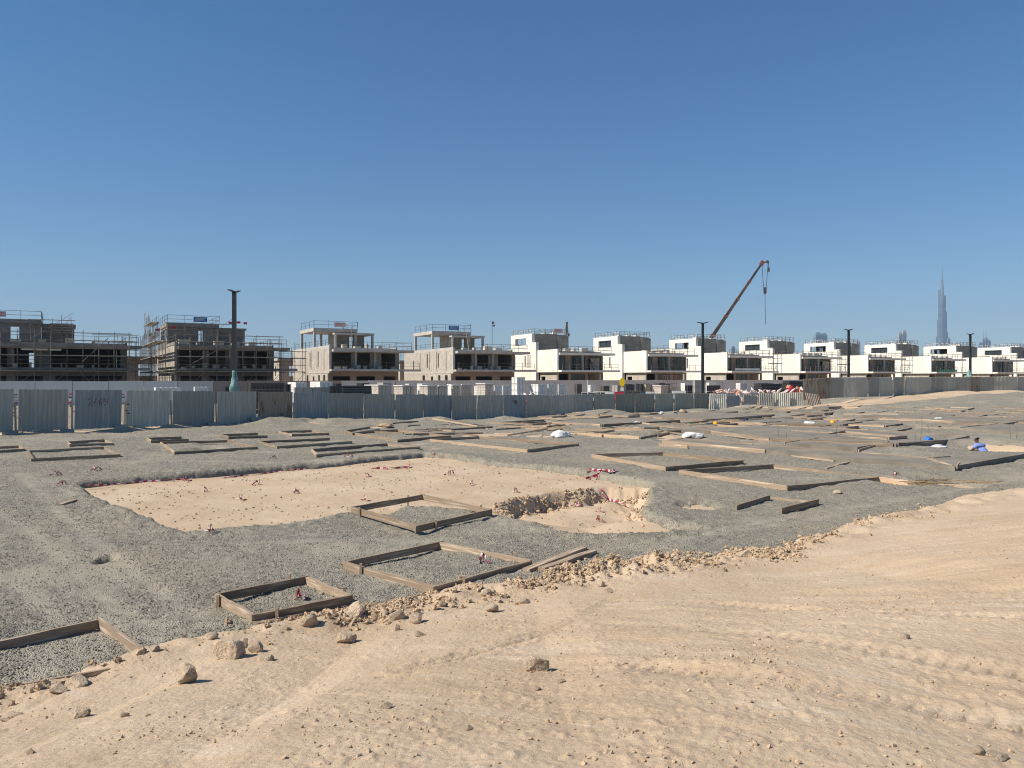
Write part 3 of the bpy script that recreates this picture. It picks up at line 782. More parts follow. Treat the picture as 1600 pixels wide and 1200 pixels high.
for k, (c, sides, label, h) in enumerate(FRAMES):
    pts = [P(*q) for q in c]
    if k < 4:      # these run on under the sand bank: keep them on the gravel level
        pts = [Vector((*G(q[0], q[1], .02 if k < 3 else .05), .02 if k < 3 else .05)) for q in c]
    root = empty('formwork_frame', sum(pts, Vector())/4)
    tag(root, label, 'formwork', 'board frames set out on the gravel')
    if k in (1, 2, 3):
        for i in range(4):
            a, b = pts[i], pts[(i+1) % 4]; dd = (b-a).normalized(); nn = Vector((dd.y, -dd.x, 0)); cc = sum(pts, Vector())/4
            if (a+nn-cc).length < (a-nn-cc).length: nn = -nn
            q = a+(b-a)*random.uniform(.15,.3)+nn*.045-root.location
            MB().beam(q-Vector((0,0,.1)), q+Vector((random.uniform(-.01,.01),0,random.uniform(.13,.17))), .035, .03).build('peg', M['wood_pale'], root)
    for i in range(4):
        if str(i) not in sides: continue
        a, b = pts[i], pts[(i+1) % 4]
        d = (b-a).normalized()
        ext = random.uniform(.02, .09)
        board(a-d*ext*(i % 2), b+d*ext*((i+1) % 2)*.3, h*.92, .042, root, pale=(i == 0 and k in (12, 15, 16)))
LOOSE = [
 ((822,893),(912,858),.12,.05,1,'loose grey board leaning on the frame corner, left of the loose pair'),
 ((846,892),(928,864),.12,.06,1,'right of two loose grey boards beside the ribboned square frame'),
 ((398,978),(470,962),.12,.05,1,'loose board lying flat under the small square frame'),
 ((1150,797),(1202,781),.12,.05,0,'short board standing left in the small open pair on the right gravel'),
 ((1220,803),(1278,788),.13,.05,0,'short thick board with cut end, nearest the sand on the right'),
 ((1203,779),(1276,787),.12,.05,1,'flat board closing the far side of the small open pair'),
 ((1373,750),(1420,758),.14,.05,0,'short pale board stuck on to the right corner of the largest frame'),
 ((93,790),(117,782),.10,.04,1,'dark short board lying alone left of the excavation'),
 ((1289,733),(1325,723),.12,.05,1,'short loose board on the gravel beyond the largest frame'),
 ((1232,712),(1304,721),.12,.05,1,'bright plank lying before the long concrete strip'),
 ((1215,701),(1263,707),.06,.05,1,'yellowish batten lying on the long concrete strip'),
 ((1510,698),(1555,704),.12,.05,1,'plank bridging the hollow in front of the crouching labourer'),
 ((1028,683),(1046,679),.14,.05,0,'dark board standing beside the sandy pit in the middle field'),
 ((1058,691),(1083,684),.14,.05,0,'dark board standing by the sheet of white plastic'),
 ((940,683),(1064,676),.14,.06,0,'long dark board along the foot of the middle gravel ridge'),
 ((1030,697),(1075,701),.14,.05,0,'board at the left tip of the long concrete strip'),
]
for a, b, h, t, flat, label in LOOSE:
    o = board(P(*a), P(*b), h, t, None, 'loose_board', flat=bool(flat), pale='bright' in label or 'yellow' in label or 'pale' in label)
    tag(o, label, 'board')
# the far field: dozens of boards set out in rows
va = (P(830,886)-P(680,928)); va.z = 0; va.normalize(); vb = Vector((-va.y, va.x, 0))
FIELD = []; RODS = []
cnt = 0
while cnt < 235:
    if cnt < 195:
        px, py = random.uniform(820, 1640), 637+68*random.random()**1.35
        if py > 682 and px < 1230: continue
        if py > 676 and px > 1370: continue
    else:
        px, py = random.uniform(600, 930), random.uniform(659, 682)
    p = P(px, py)
    L = random.choice([1.6, 2.4, 3.2, 3.8, 4.6])*random.uniform(.7, 1.1)
    d = (va if random.random() < .5 else vb)
    d = Matrix.Rotation(random.gauss(0, .12), 3, 'Z') @ d
    q = p+d*L; q.z = gz(q.x, q.y)
    fl = random.random() < .55
    o = board(p, q, random.uniform(.07, .13), .045, None, 'loose_board', pale=random.random() < .42, flat=fl)
    FIELD.append((o, px, py, L, fl, o.data in BOARDP))
    cnt += 1
# thin steel setting-out rods standing in the far field
rod = MB().tube((0,0,-.1), (0,0,.75), .007, 5).mesh('rod', M['steel_dark'])
for i in range(20):
    p = P(random.uniform(1230, 1640) if i < 16 else random.uniform(830, 1230), random.uniform(645, 706))
    o = link('steel_rod', rod, None, p, (random.gauss(0,.06), random.gauss(0,.06), 0), (1,1,random.uniform(.6,1.1)))
    RODS.append((o, o.location.x/o.location.y*FPX+800, HOR+(EYE-o.location.z)*FPX/o.location.y))

# rows of low shuttering in the far field, some already filled with blinding concrete
BAYS = []
placed = []
tries = 0
while len(BAYS) < 46 and tries < 3000:
    tries += 1
    px, py = random.uniform(835, 1640), 638+60*random.random()**1.25
    if py > 684 and px < 1240: continue
    if px > 1370 and py > 672: continue
    p = P(px, py)
    a, b = random.choice([1.8, 2.6, 3.4, 4.8]), random.choice([1.6, 2.2, 3.0])
    if any(math.hypot(p.x-q[0], p.y-q[1]) < (max(a, b)+q[2])*.52 for q in placed): continue
    placed.append((p.x, p.y, max(a, b)))
    ang = math.atan2(va.y, va.x)+random.gauss(0, .06); c, s_ = math.cos(ang), math.sin(ang)
    cs = []
    for u, v in ((-a/2,-b/2),(a/2,-b/2),(a/2,b/2),(-a/2,b/2)):
        x, y = p.x+u*c-v*s_, p.y+u*s_+v*c; cs.append(Vector((x, y, gz(x, y))))
    root = empty('shuttering_bay', p)
    filled = random.random() < .5
    for i in range(4):
        if random.random() < .15: continue
        q0, q1 = cs[i], cs[(i+1) % 4]; dd = (q1-q0).normalized()*.05
        board(q0+dd, q1-dd, random.uniform(.10,.16), .045, root, pale=random.random() < .35)
    if filled:
        zt = max(q.z for q in cs)+.085
        mb = MB(); mb.prism([((q.x-p.x)*.97, (q.y-p.y)*.97) for q in cs], -.3, zt-p.z); mb.build('slab', M['pad'], root)
    BAYS.append((root, px, py, max(a, b), filled, False))
# ------------------------------------------------------------------ concrete blinding pads
PADS = [
 ([(1034,693),(1200,709),(1492,736),(1500,726),(1340,713),(1180,700),(1060,689)], 'long grey concrete strip running toward the picture right'),
 ([(1492,735),(1600,715),(1605,705),(1540,704),(1450,722)], 'grey concrete strip in front of the crouching labourer'),
 ([(1090,674),(1205,690),(1400,698),(1480,700),(1515,685),(1360,676),(1200,668)], 'broad concrete pad with a white streak and a blue bag'),
 ([(1140,662),(1200,665),(1315,667),(1347,662),(1220,656)], 'narrow concrete pad under a white plastic bag and a helmet'),
 ([(862,662),(940,667),(1062,660),(1000,655),(900,657)], 'faraway concrete pad left in the field behind the white sack'),
 ([(1005,653),(1100,659),(1210,650),(1100,646)], 'faraway concrete pad before the olive hoarding panels'),
 ([(1380,655),(1500,662),(1600,660),(1640,651),(1470,648)], 'faraway concrete pad near the right edge of the field'),
 ([(1500,672),(1640,682),(1660,672),(1560,667)], 'concrete pad at the right edge behind the labourer'),
]
for poly, label in PADS:
    pts = [P(*q) for q in poly]
    c = sum(pts, Vector())/len(pts)
    root = empty('concrete_pad', c)
    tag(root, label, 'concrete pad', 'blinding pads in the far field')
    bm = bmesh.new()
    top = [bm.verts.new((p.x-c.x, p.y-c.y, p.z-c.z+.13)) for p in pts]
    bot = [bm.verts.new((p.x-c.x, p.y-c.y, p.z-c.z-.25)) for p in pts]
    bm.faces.new(top)
    n = len(pts)
    for i in range(n): bm.faces.new((top[i], top[(i+1) % n], bot[(i+1) % n], bot[i]))
    bmesh.ops.recalc_face_normals(bm, faces=bm.faces)
    bmesh.ops.triangulate(bm, faces=[f for f in bm.faces if len(f.verts) > 4])
    me = bpy.data.meshes.new('slab'); bm.to_mesh(me); bm.free(); me.materials.append(M['pad'])
    link('slab', me, root)
    for i in range(n):
        a, b = pts[i], pts[(i+1) % n]
        d = (b-a).normalized(); nrm = Vector((d.y, -d.x, 0))
        if nrm.y > .2: nrm = nrm
        if random.random() < .75:
            off = nrm*.035
            # outside of the polygon
            if (a+off-c).length < (a-off-c).length: off = -off
            board(a+off+d*.1, b+off-d*.1, .17, .05, root, 'edge_board')

# ------------------------------------------------------------------ rocks
def rock_mesh(seed, sub=3, squash=(1,.85,.75), rough=.5, cuts=9):
    r = random.Random(seed)
    bm = bmesh.new(); bmesh.ops.create_icosphere(bm, subdivisions=sub, radius=1)
    planes = [(Vector((r.gauss(0,1), r.gauss(0,1), r.gauss(0,1))).normalized(), r.uniform(.5, .8)) for _ in range(cuts)]
    from mathutils import noise
    off = Vector((r.uniform(0,50), r.uniform(0,50), 0))
    for v in bm.verts:
        p = v.co.copy()
        for n, d in planes:
            q = p.dot(n)
            if q > d: p -= n*(q-d)*.93
        p *= 1+rough*.28*noise.noise(p*1.7+off)+rough*.12*noise.noise(p*5+off)+rough*.05*noise.noise(p*12+off)
        v.co = Vector((p.x*squash[0], p.y*squash[1], p.z*squash[2]))
    me = bpy.data.meshes.new('rock'); bm.to_mesh(me); bm.free()
    me.materials.append(M['rock'])
    return me
ROCKS = [ # px, py of the base centre, width px, seed, label, squash
 (838,1050,36,1,'pale boulder alone on the bare sand in the middle foreground',(1,.9,.85)),
 (285,1070,40,2,'pointed sandstone rock casting a dark shadow, lowest of the big rocks',(1,.75,.9)),
 (353,1030,50,3,'largest cracked brown rock half buried in the sand bank',(1,.8,.78)),
 (397,1020,24,4,'angular pale rock leaning behind a flat white one',(1,.8,.9)),
 (414,1034,28,5,'flat whitish rock with dark right side beside the angular one',(1,.8,.6)),
 (483,980,30,6,'grey pointed rock in front of the small square frame',(1,.8,.95)),
 (553,968,36,7,'round tan boulder just right of the small square frame',(1,.9,.9)),
 (541,1005,30,8,'lumpy tan clod of rock below the round boulder',(1,.8,.8)),
 (617,970,28,9,'wide tan rock, left one of the pair below the second frame',(1,.8,.75)),
 (650,974,24,10,'round tan rock, right one of the pair below the second frame',(1,.9,.8)),
 (600,964,16,11,'small pale rock left of the pair below the second frame',(1,.9,.9)),
 (654,996,20,12,'flat dark edged rock below the pair of tan rocks',(1,.8,.55)),
 (620,985,12,13,'small dark wedge of rock under the wide tan rock',(1,.8,1)),
 (112,1075,44,14,'slanting slab of hard earth at the left gravel edge',(1,.7,.45)),
 (84,1085,32,15,'tilted pale slab below the left gravel edge',(1,.7,.5)),
 (122,1122,32,16,'pale rounded stone alone on the left sand',(1,.8,.6)),
 (14,1126,34,17,'flat pale stone at the left edge of the picture',(1,.7,.4)),
 (193,1122,14,18,'small dark stone right of the pale rounded one',(1,.8,.8)),
 (45,1182,16,19,'small pointed stone near the lower left corner',(1,.8,.8)),
 (762,932,20,20,'tan rock at the right corner of the second frame',(1,.9,.85)),
 (767,956,22,21,'rounded grey tan rock under the loose boards',(1,.9,.7)),
 (819,943,16,22,'dark grey stone at the foot of the rubble ridge',(1,.9,.9)),
 (939,917,16,23,'pale stone in front of the rubble ridge',(1,.9,.8)),
 (951,927,14,24,'small pale wedge stone in front of the rubble ridge',(1,.9,.7)),
 (1163,870,24,25,'pale stone on the crest where gravel meets sand',(1,.8,.6)),
 (877,1068,14,26,'small brown stone right of the lone boulder',(1,.8,.7)),
 (838,1079,14,27,'small flat stone below the lone boulder',(1,.8,.5)),
 (603,1108,20,28,'pale crumbly stone on the lower middle sand',(1,.8,.5)),
 (732,1142,14,29,'small stone low in the middle of the sand',(1,.8,.6)),
 (1531,1180,20,30,'upright pale stone near the lower right corner',(1,.8,1.1)),
 (1563,1188,30,31,'brown stone half buried near the lower right corner',(1,.8,.5)),
 (502,929,10,32,'tiny pale stone in the gravel inside the small frame',(1,.8,.5)),
 (1417,999,16,33,'whitish stone on the rutted sand at right',(1,.8,.6)),
 (1310,772,14,34,'small tan stone on the gravel at right',(1,.8,.6)),
 (690,948,14,35,'small rock by the near corner of the second frame',(1,.9,.8)),
 (330,1000,18,36,'brown rock on the crest behind the largest rock',(1,.9,.8)),
 (240,1018,16,37,'brown clod by the corner of the left frame',(1,.9,.7)),
 (378,1012,20,38,'brown knob of earth right behind the largest rock',(1,.9,.9)),
]
for px, py, w, sd, label, sq in ROCKS:
    p = P(px, py); r = w/FPX*p.y/2*1.12
    o = link('rock', rock_mesh(sd, 4 if w > 22 else 3, sq), None, (p.x, p.y+r*.5, p.z+r*sq[2]*.34), (0, 0, random.uniform(-.6, .6)), (r, r, r))
    tag(o, label, 'rock', 'rocks on the sand')

# ------------------------------------------------------------------ ribboned stakes and barrier tape
def ribbon(mb, pts, w, seg=.09, twist=0.0, phase=0.0):
    """striped tape following pts"""
    out = [Vector(pts[0])]
    for a, b in zip(pts[:-1], pts[1:]):
        a = Vector(a); b = Vector(b); n = max(1, int((b-a).length/seg))
        out += [a+(b-a)*i/n for i in range(1, n+1)]
    k = len(mb.v)
    for i, p in enumerate(out):
        d = (out[min(i+1, len(out)-1)]-out[max(i-1, 0)]).normalized()
        up = Vector((0,0,1)); s = d.cross(up)
        if s.length < .01: s = Vector((1,0,0))
        s.normalize(); u = s.cross(d)
        t = phase+twist*i
        o = s*math.cos(t)+u*math.sin(t)
        nn = d.cross(o)*.0012
        mb.v += [tuple(p-o*w/2+nn), tuple(p+o*w/2+nn), tuple(p+o*w/2-nn), tuple(p-o*w/2-nn)]
    for i in range(len(out)-1):
        a = k+4*i; b = a+4; mi = i % 2
        for q in ((a, b, b+1, a+1), (a+1, b+1, b+2, a+2), (a+2, b+2, b+3, a+3), (a+3, b+3, b, a)):
            mb.f.append(q); mb.m.append(mi)
def stake(px, py, label, h=.28, size=1.0, seed=0):
    r = random.Random(seed+px)
    p = P(px, py); root = empty('marker_stake', p)
    tag(root, label, 'stake', 'stakes tied with red and white tape')
    MB().beam((0,0,-.1), (r.uniform(-.03,.03), .01, h*size), .018, .018).build('stick', M['straw'], root)
    for j in range(3):
        mb = MB(); a = r.uniform(0, 6.28); z = h*size*r.uniform(.3, .8)
        L = r.uniform(.12, .26)*size
        ribbon(mb, [(0,0,z), (math.cos(a)*L*.4, math.sin(a)*L*.4, z+.04), (math.cos(a)*L*.8, math.sin(a)*L*.8, z*.3), (math.cos(a+.6)*L*1.2, math.sin(a+.6)*L*1.2, .02)], .055*size, .05, .45, a)
        mb.build('tape', [M['tape_red'], M['tape_white']], root)
STK = [(465,938,'ribboned stake inside the small square frame',1),(758,878,'ribboned stake inside the square frame beside the loose boards',1),
 (327,832,'stake with much ribbon on the near rim of the excavation',1.1),(319,769,'small red ribbon stake in the left part of the excavation',1),
 (376,781,'red ribbon stake lowest in the left part of the sandy floor',1),(404,757,'red and white ribbon knot against the far rim of the excavation',1.1),
 (460,771,'low ribbon stake in the middle of the sandy floor',1),(545,714,'red ribbon stake on the long frame behind the excavation',1.2),
 (571,782,'faint ribbon stake at the left corner of the rim frame',1),(704,743,'dry twig stake on the right part of the sandy floor',1.2),
 (736,758,'thin reddish stake standing alone right in the sandy floor',1),(805,770,'stake at the edge of the crumbling bank',1),
 (937,816,'ribboned stake in the deeper right part of the excavation',1.2),(938,800,'thin stake beneath the deeper pit ribbon',.9),
 (904,788,'ribbon hanging on the crumbling bank',1),(88,743,'red ribbon lying on the gravel at far left',1),
 (98,758,'ribbon at the left tip of the excavation',1),(150,735,'thin stake on gravel above the left tip of the excavation',1),
 (572,745,'ribbon on the far rim in the middle of the excavation',1),(675,714,'ribbon stake where the far rim bends',1.2),
 (288,752,'ribbon on the far rim at left of the excavation',1.1),(427,717,'lone ribbon on the gravel behind the excavation',1),
 (1402,748,'red tag on a stake beside the twigs at right',1)]
for i, (px, py, label, s) in enumerate(STK): stake(px, py, label, .2, s*.66, i)
def tape_line(pxs, label, w=.045, twist=.3, lift=.02, strands=1):
    pts = [P(*q) for q in pxs]
    mb = MB()
    for k in range(strands):
        pp = [p+Vector((random.uniform(-.06,.06)*strands, random.uniform(-.06,.06)*strands, lift+random.uniform(0,.05))) for p in pts]
        ribbon(mb, pp, w, .10, twist, k)
    c = pts[0]
    mb.v = [(v[0]-c.x, v[1]-c.y, v[2]-c.z) for v in mb.v]
    o = mb.build('barrier_tape', [M['tape_red'], M['tape_white']], None, loc=tuple(c))
    tag(o, label, 'tape', 'red and white barrier tape on the ground')
tape_line([(128,758),(160,757),(200,756),(250,753),(300,750)], 'red and white tape along the far rim, left stretch')
tape_line([(345,748),(400,742),(440,738),(478,735)], 'red and white tape along the far rim, right stretch')
tape_line([(578,733),(605,734),(622,732),(634,732),(638,729)], 'tape with a knotted end lying on the sandy floor', .07, .5)
tape_line([(918,743),(935,744),(950,740),(963,736)], 'upper bundle of striped tape on the gravel slope', .07, .6, .05, 2)
tape_line([(919,750),(934,749),(944,744),(958,742)], 'lower bundle of striped tape on the gravel slope', .07, .6, .05, 2)
tape_line([(941,763),(944,771),(952,782),(960,786),(972,790),(978,795)], 'striped tape running down into the deeper pit', .06, .3, .03)

# ------------------------------------------------------------------ litter and sacks
def lump(name, px, py, w, h, m, label, cat, seed=0, depth=None, sharp=1.2, res=24, d=None):
    """crumpled bag or sheet: closed lumpy solid resting on the ground"""
    p = P(px, py); k = p.y/FPX
    W, H = w*k/2, h*k; D = depth or W*.7
    from mathutils import noise
    bm = bmesh.new(); bmesh.ops.create_icosphere(bm, subdivisions=4, radius=1)
    off = Vector((seed*3.7, seed*1.3, 0))
    for v in bm.verts:
        q = v.co
        f = 1+.35*noise.noise(q*1.3+off)+.22*abs(noise.noise(q*3.5+off))+.1*noise.noise(q*8+off)
        v.co = Vector((q.x*W*f, q.y*D*f, max(-.02, (q.z+.35)*H/1.35*f)))
    me = bpy.data.meshes.new(name); bm.to_mesh(me); bm.free(); me.materials.append(m)
    for pl in me.polygons: pl.use_smooth = True
    o = link(name, me, None, p, (0, 0, random.uniform(-.3, .3)))
    return tag(o, label, cat)
lump('white_sack', 876, 683, 28, 9, M['whiteplastic'], 'full white sack lying on boards in the middle field', 'sack', 1)
lump('plastic_sheet', 1083, 684, 34, 9, M['whiteplastic'], 'crumpled white plastic sheet right of the gravel ridge', 'plastic sheet', 2)
lump('plastic_bag', 1266, 664, 22, 5, M['whiteplastic'], 'white plastic bag on the narrow pad left of the yellow helmet', 'bag', 3)
lump('plastic_bag', 1466, 657, 14, 4, M['whiteplastic'], 'small white plastic bag far right in the field', 'bag', 4)
lump('plastic_bag', 1150, 675, 12, 5, M['whiteplastic'], 'small greyish plastic bag by a short board in mid field', 'bag', 5)
lump('plastic_bag', 995, 661, 10, 2.5, M['whiteplastic'], 'tiny white scrap on the edge of the far pad', 'bag', 6)
lump('blue_bag', 1450, 690, 13, 5, M['bluebag'], 'bright blue plastic bag on the broad concrete pad', 'bag', 7)
lump('cement_spill', 1440, 696, 55, 3, M['whiteplastic'], 'whitish cement spill at the near edge of the broad pad', 'spill', 8, 1.2)
lump('cement_spill', 1382, 694, 14, 3, M['whiteplastic'], 'small whitish cement lump left of the long spill', 'spill', 9)
lump('green_net', 1076, 665, 7, 3, M['green'], 'scrap of green net standing near the far pad', 'net', 10)
lump('sand_lump', 1067, 645, 12, 5, M['clod'], 'orange tan lump of earth in front of the olive hoarding', 'lump of earth', 11)
lump('white_boulder', 1034, 647, 6, 4, M['whiteplastic'], 'small white bundle in front of the olive hoarding', 'bundle', 12)
lump('sand_lump', 602, 662, 22, 5, M['clod'], 'tan heap of broken earth at the foot of the hoarding', 'lump of earth', 13)
def helmet(px, py, m, label, r=.17):
    p = P(px, py); root = empty('safety_helmet', p+Vector((0,0,.12)))
    tag(root, label, 'helmet', 'safety helmets lying in the field')
    bm = bmesh.new(); bmesh.ops.create_uvsphere(bm, u_segments=20, v_segments=12, radius=r)
    for v in bm.verts:
        v.co.y *= 1.2
        if v.co.z < 0: v.co.z = 0
    me = bpy.data.meshes.new('shell'); bm.to_mesh(me); bm.free(); me.materials.append(m)
    link('shell', me, root)
    MB().prism([(r*1.12*math.cos(t), -r*.25+r*1.35*math.sin(t)) for t in [i*math.pi/8 for i in range(16)]], -.01, .012).build('brim', m, root)
helmet(1301, 663, M['helmet_o'], 'yellow orange helmet on the narrow concrete pad', .16)
helmet(1118, 665, M['helmet_o'], 'orange helmet on the gravel by the far pads', .15)
helmet(1166, 659, M['navy'], 'dark blue helmet on the gravel, farthest of the helmets', .15)
# dry twigs beside the largest frame
MARKS = [('white sack',876,680),('gravel ridge',960,672),('white plastic sheet',1083,680),('orange helmet',1118,663),('navy helmet',1166,657),('yellow helmet',1301,662),
         ('white bag beside the yellow helmet',1266,662),('blue bag',1450,688),('crouching labourer',1551,692),('far right white bag',1466,655),('green net',1076,663),
         ('tan earth lump',1067,643),('right sand heap',1500,630),('rusty leaning sheet',1273,630),('lit bent hoarding panels',1190,642),('olive hoarding panels',960,648),('broken tan heap',602,662),
         ('long frame left of the sack',790,690),('large middle frame',621,680),('broad concrete pad',1300,682),('long concrete strip',1350,725),('edge pad behind the labourer',1590,675),
         ('right picture edge',1610,650),('third lamp post',1326,640),('needle tower',1472,645),('second lamp post',1098,650),('numbered hoarding',765,662)]
ORD = ['nearest', 'second nearest', 'third nearest', 'fourth nearest', 'fifth nearest', 'sixth nearest', 'seventh nearest', 'eighth nearest', 'ninth nearest', 'tenth nearest', 'eleventh nearest', 'twelfth nearest', 'thirteenth nearest', 'fourteenth nearest', 'fifteenth nearest', 'sixteenth nearest', 'seventeenth nearest', 'eighteenth nearest', 'nineteenth nearest', 'twentieth nearest', 'twenty first nearest']
def rank_labels(items, what, cat, group):
    by = {}
    for it in items:
        k = min(range(len(MARKS)), key=lambda j: math.hypot(it[1]-MARKS[j][1], 3*(it[2]-MARKS[j][2])))
        by.setdefault(k, []).append((math.hypot(it[1]-MARKS[k][1], 3*(it[2]-MARKS[k][2])), it))
    for k, lst in by.items():
        for n, (_, it) in enumerate(sorted(lst, key=lambda q: q[0])):
            tag(it[0], what(it)+' lying '+ORD[min(n, 20)]+' the '+MARKS[k][0] if cat == 'board' else what(it)+', '+ORD[min(n, 20)]+' the '+MARKS[k][0], cat, group)
rank_labels(FIELD, lambda it: ('pale ' if it[5] else 'grey ')+('long' if it[3] > 2.6 else 'short')+(' flat' if it[4] else '')+' board', 'board', 'boards scattered over the far field')
rank_labels(BAYS, lambda it: ('long ' if it[3] > 3 else 'small ')+('shuttering bay filled with dark concrete' if it[4] else 'empty shuttering bay on gravel'), 'formwork', 'shuttering bays in the far field')
rank_labels(RODS, lambda it: 'thin upright steel rod', 'rod', 'setting-out rods in the far field')
root = empty('twig_pile', P(1452, 756)); tag(root, 'low pile of dry brown twigs right of the largest frame', 'twigs')
for i in range(20):
    a = random.gauss(0, .35); L = random.uniform(.4, 1.1); x = random.uniform(-1.0, 1.0); y = random.uniform(-.15, .15)
    MB().beam((x, y, random.uniform(0, .1)), (x+math.cos(a)*L, y+math.sin(a)*L, random.uniform(0, .12)), .018, .014).build('twig', M['straw'], root)

# ------------------------------------------------------------------ labourer crouching in the hollow
def person(px, py):
    p = P(px, py)
    hx, hy = DIGS[0][0], DIGS[0][1]
    x, y = hx-.15, hy-.2
    z = gz(x, y)
    ztop = EYE-(684.5-HOR)/FPX*y          # crown of the head
    root = empty('person', (x, y, z), math.radians(22))
    s = (ztop-z)/1.08
    root.scale = (s, s, s)
    tag(root, 'crouching labourer in a blue shirt with black hair, bent over his work', 'person')
    def skin(name, verts, edges, m, sub=2, rootv=0):
        me = bpy.data.meshes.new(name)
        me.from_pydata([v[0] for v in verts], edges, [])
        me.materials.append(m)
        o = link(name, me, root)
        md = o.modifiers.new('skin', 'SKIN'); md.use_smooth_shade = True
        sv = me.skin_vertices[0].data
        for i, v in enumerate(verts):
            r = v[1]; sv[i].radius = r if isinstance(r, tuple) else (r, r)
        sv[rootv].use_root = True
        sb = o.modifiers.new('sub', 'SUBSURF'); sb.levels = sub; sb.render_levels = sub
        return o
    # x: left/right of the body, y: forward, z: up. squatting, trunk bent forward
    V = [((0,-.12,.34),(.15,.12)), ((0,-.03,.50),(.14,.11)), ((0,.08,.66),(.16,.11)), ((0,.17,.78),(.15,.10)), ((0,.22,.84),(.06,.06)), ((0,.27,.90),(.055,.06)),
         ((0,.30,.98),(.085,.10)), ((0,.31,1.04),(.07,.085)),
         ((.19,.15,.76),(.075,.07)), ((.27,.28,.58),(.05,.05)), ((.20,.50,.50),(.036,.036)), ((.17,.56,.47),(.04,.025)),
         ((-.19,.15,.76),(.075,.07)), ((-.30,.26,.58),(.05,.05)), ((-.22,.48,.46),(.036,.036)), ((-.19,.54,.42),(.04,.025)),
         ((.11,-.10,.32),(.10,.10)), ((.19,.25,.46),(.075,.075)), ((.16,-.02,.10),(.05,.05)), ((.16,.02,.04),(.045,.035)), ((.17,.18,.03),(.045,.028)),
         ((-.11,-.10,.32),(.10,.10)), ((-.19,.25,.46),(.075,.075)), ((-.16,-.02,.10),(.05,.05)), ((-.16,.02,.04),(.045,.035)), ((-.17,.18,.03),(.045,.028))]
    E = [(0,1),(1,2),(2,3),(3,4),(4,5),(5,6),(6,7),(3,8),(8,9),(9,10),(10,11),(3,12),(12,13),(13,14),(14,15),(0,16),(16,17),(17,18),(18,19),(19,20),(0,21),(21,22),(22,23),(23,24),(24,25)]
    for sx, w in ((1, V[11][0]), (-1, V[15][0])):      # fingers and thumb
        wi = 11 if sx > 0 else 15
        for k, (dx, L) in enumerate(((-.028,.055),(-.010,.065),(.008,.062),(.025,.05))):
            i = len(V)
            V.append(((w[0]+sx*dx, w[1]+.035, w[2]-.01), (.010,.010))); V.append(((w[0]+sx*dx, w[1]+.035+L*.6, w[2]-.04), (.008,.008)))
            E += [(wi, i), (i, i+1)]
        i = len(V); V.append(((w[0]-sx*.045, w[1]+.02, w[2]-.03), (.010,.010))); E.append((wi, i))
    skin('body', V, E, M['skin'])
    skin('shirt', [((0,-.14,.40),(.185,.155)), ((0,-.03,.52),(.175,.145)), ((0,.08,.67),(.195,.145)), ((0,.17,.79),(.185,.12)), ((0,.20,.83),(.085,.08)),
                   ((.20,.16,.77),(.10,.095)), ((.26,.25,.64),(.085,.085)), ((-.20,.16,.77),(.10,.095)), ((-.28,.23,.64),(.085,.085))],
         [(0,1),(1,2),(2,3),(3,4),(3,5),(5,6),(3,7),(7,8)], M['shirt'])
    skin('trousers', [((0,-.14,.34),(.18,.15)), ((.12,-.10,.33),(.12,.12)), ((.20,.25,.47),(.095,.095)), ((.165,.0,.14),(.075,.075)),
                      ((-.12,-.10,.33),(.12,.12)), ((-.20,.25,.47),(.095,.095)), ((-.165,.0,.14),(.075,.075))],
         [(0,1),(1,2),(2,3),(0,4),(4,5),(5,6)], M['trousers'])
    skin('hair', [((0,.25,1.0),(.115,.12)), ((0,.285,1.075),(.11,.11))], [(0,1)], M['hair'])
    skin('nose', [((0,.395,.97),(.014,.016)), ((0,.40,.945),(.017,.016))], [(0,1)], M['skin'])
    for sx in (-1, 1):
        skin('eye', [((sx*.035,.385,.99),(.012,.008)), ((sx*.04,.385,.99),(.012,.008))], [(0,1)], M['hair'], 1)
        skin('ear', [((sx*.088,.30,.99),(.012,.022)), ((sx*.092,.30,.96),(.012,.02))], [(0,1)], M['skin'], 1)
person(1551, 698)
# ------------------------------------------------------------------ corrugated hoardings
PITCH, AMP = .225, .042
def corr(x):
    t = (x/PITCH) % 1.0
    if t < .28: return 0.0
    if t < .52: return (t-.28)/.24*AMP
    if t < .76: return AMP
    return (1-t)/.24*AMP
def sheet_mesh(W, H, seed):
    r = random.Random(seed)
    xs = []; x = 0
    while x < W-1e-4:
        for t in (0, .28, .52, .76):
            q = x+t*PITCH
            if q < W: xs.append(q)
        x += PITCH
    xs.append(W)
    mb = MB(); nz = 4
    rowz = [H*i/nz for i in range(nz+1)]
    th = .004
    bow = [r.uniform(-.02, .02) for _ in range(nz+1)]
    jag = [r.uniform(-.015, .015) for _ in xs]
    for s in (0, 1):
        for iz, z in enumerate(rowz):
            for ix, x in enumerate(xs):
                zz = z+(jag[ix] if iz in (0, nz) else 0)
                mb.v.append((x-W/2, -corr(x)+(th if s else 0)+bow[iz]*math.sin(math.pi*x/W), zz))
    n = len(xs); o = n*(nz+1)
    for iz in range(nz):
        for ix in range(n-1):
            a = iz*n+ix
            mb.f.append((a, a+1, a+n+1, a+n)); mb.f.append((o+a+1, o+a, o+a+n, o+a+n+1)); mb.m += [0, 0]
    for ix in range(n-1):
        mb.f.append((o+ix, o+ix+1, ix+1, ix)); a = nz*n+ix
        mb.f.append((a, a+1, o+a+1, o+a)); mb.m += [0, 0]
    for iz in range(nz):
        a = iz*n; mb.f.append((a, a+n, o+a+n, o+a)); b = iz*n+n-1
        mb.f.append((b+n, b, o+b, o+b+n)); mb.m += [0, 0]
    return mb
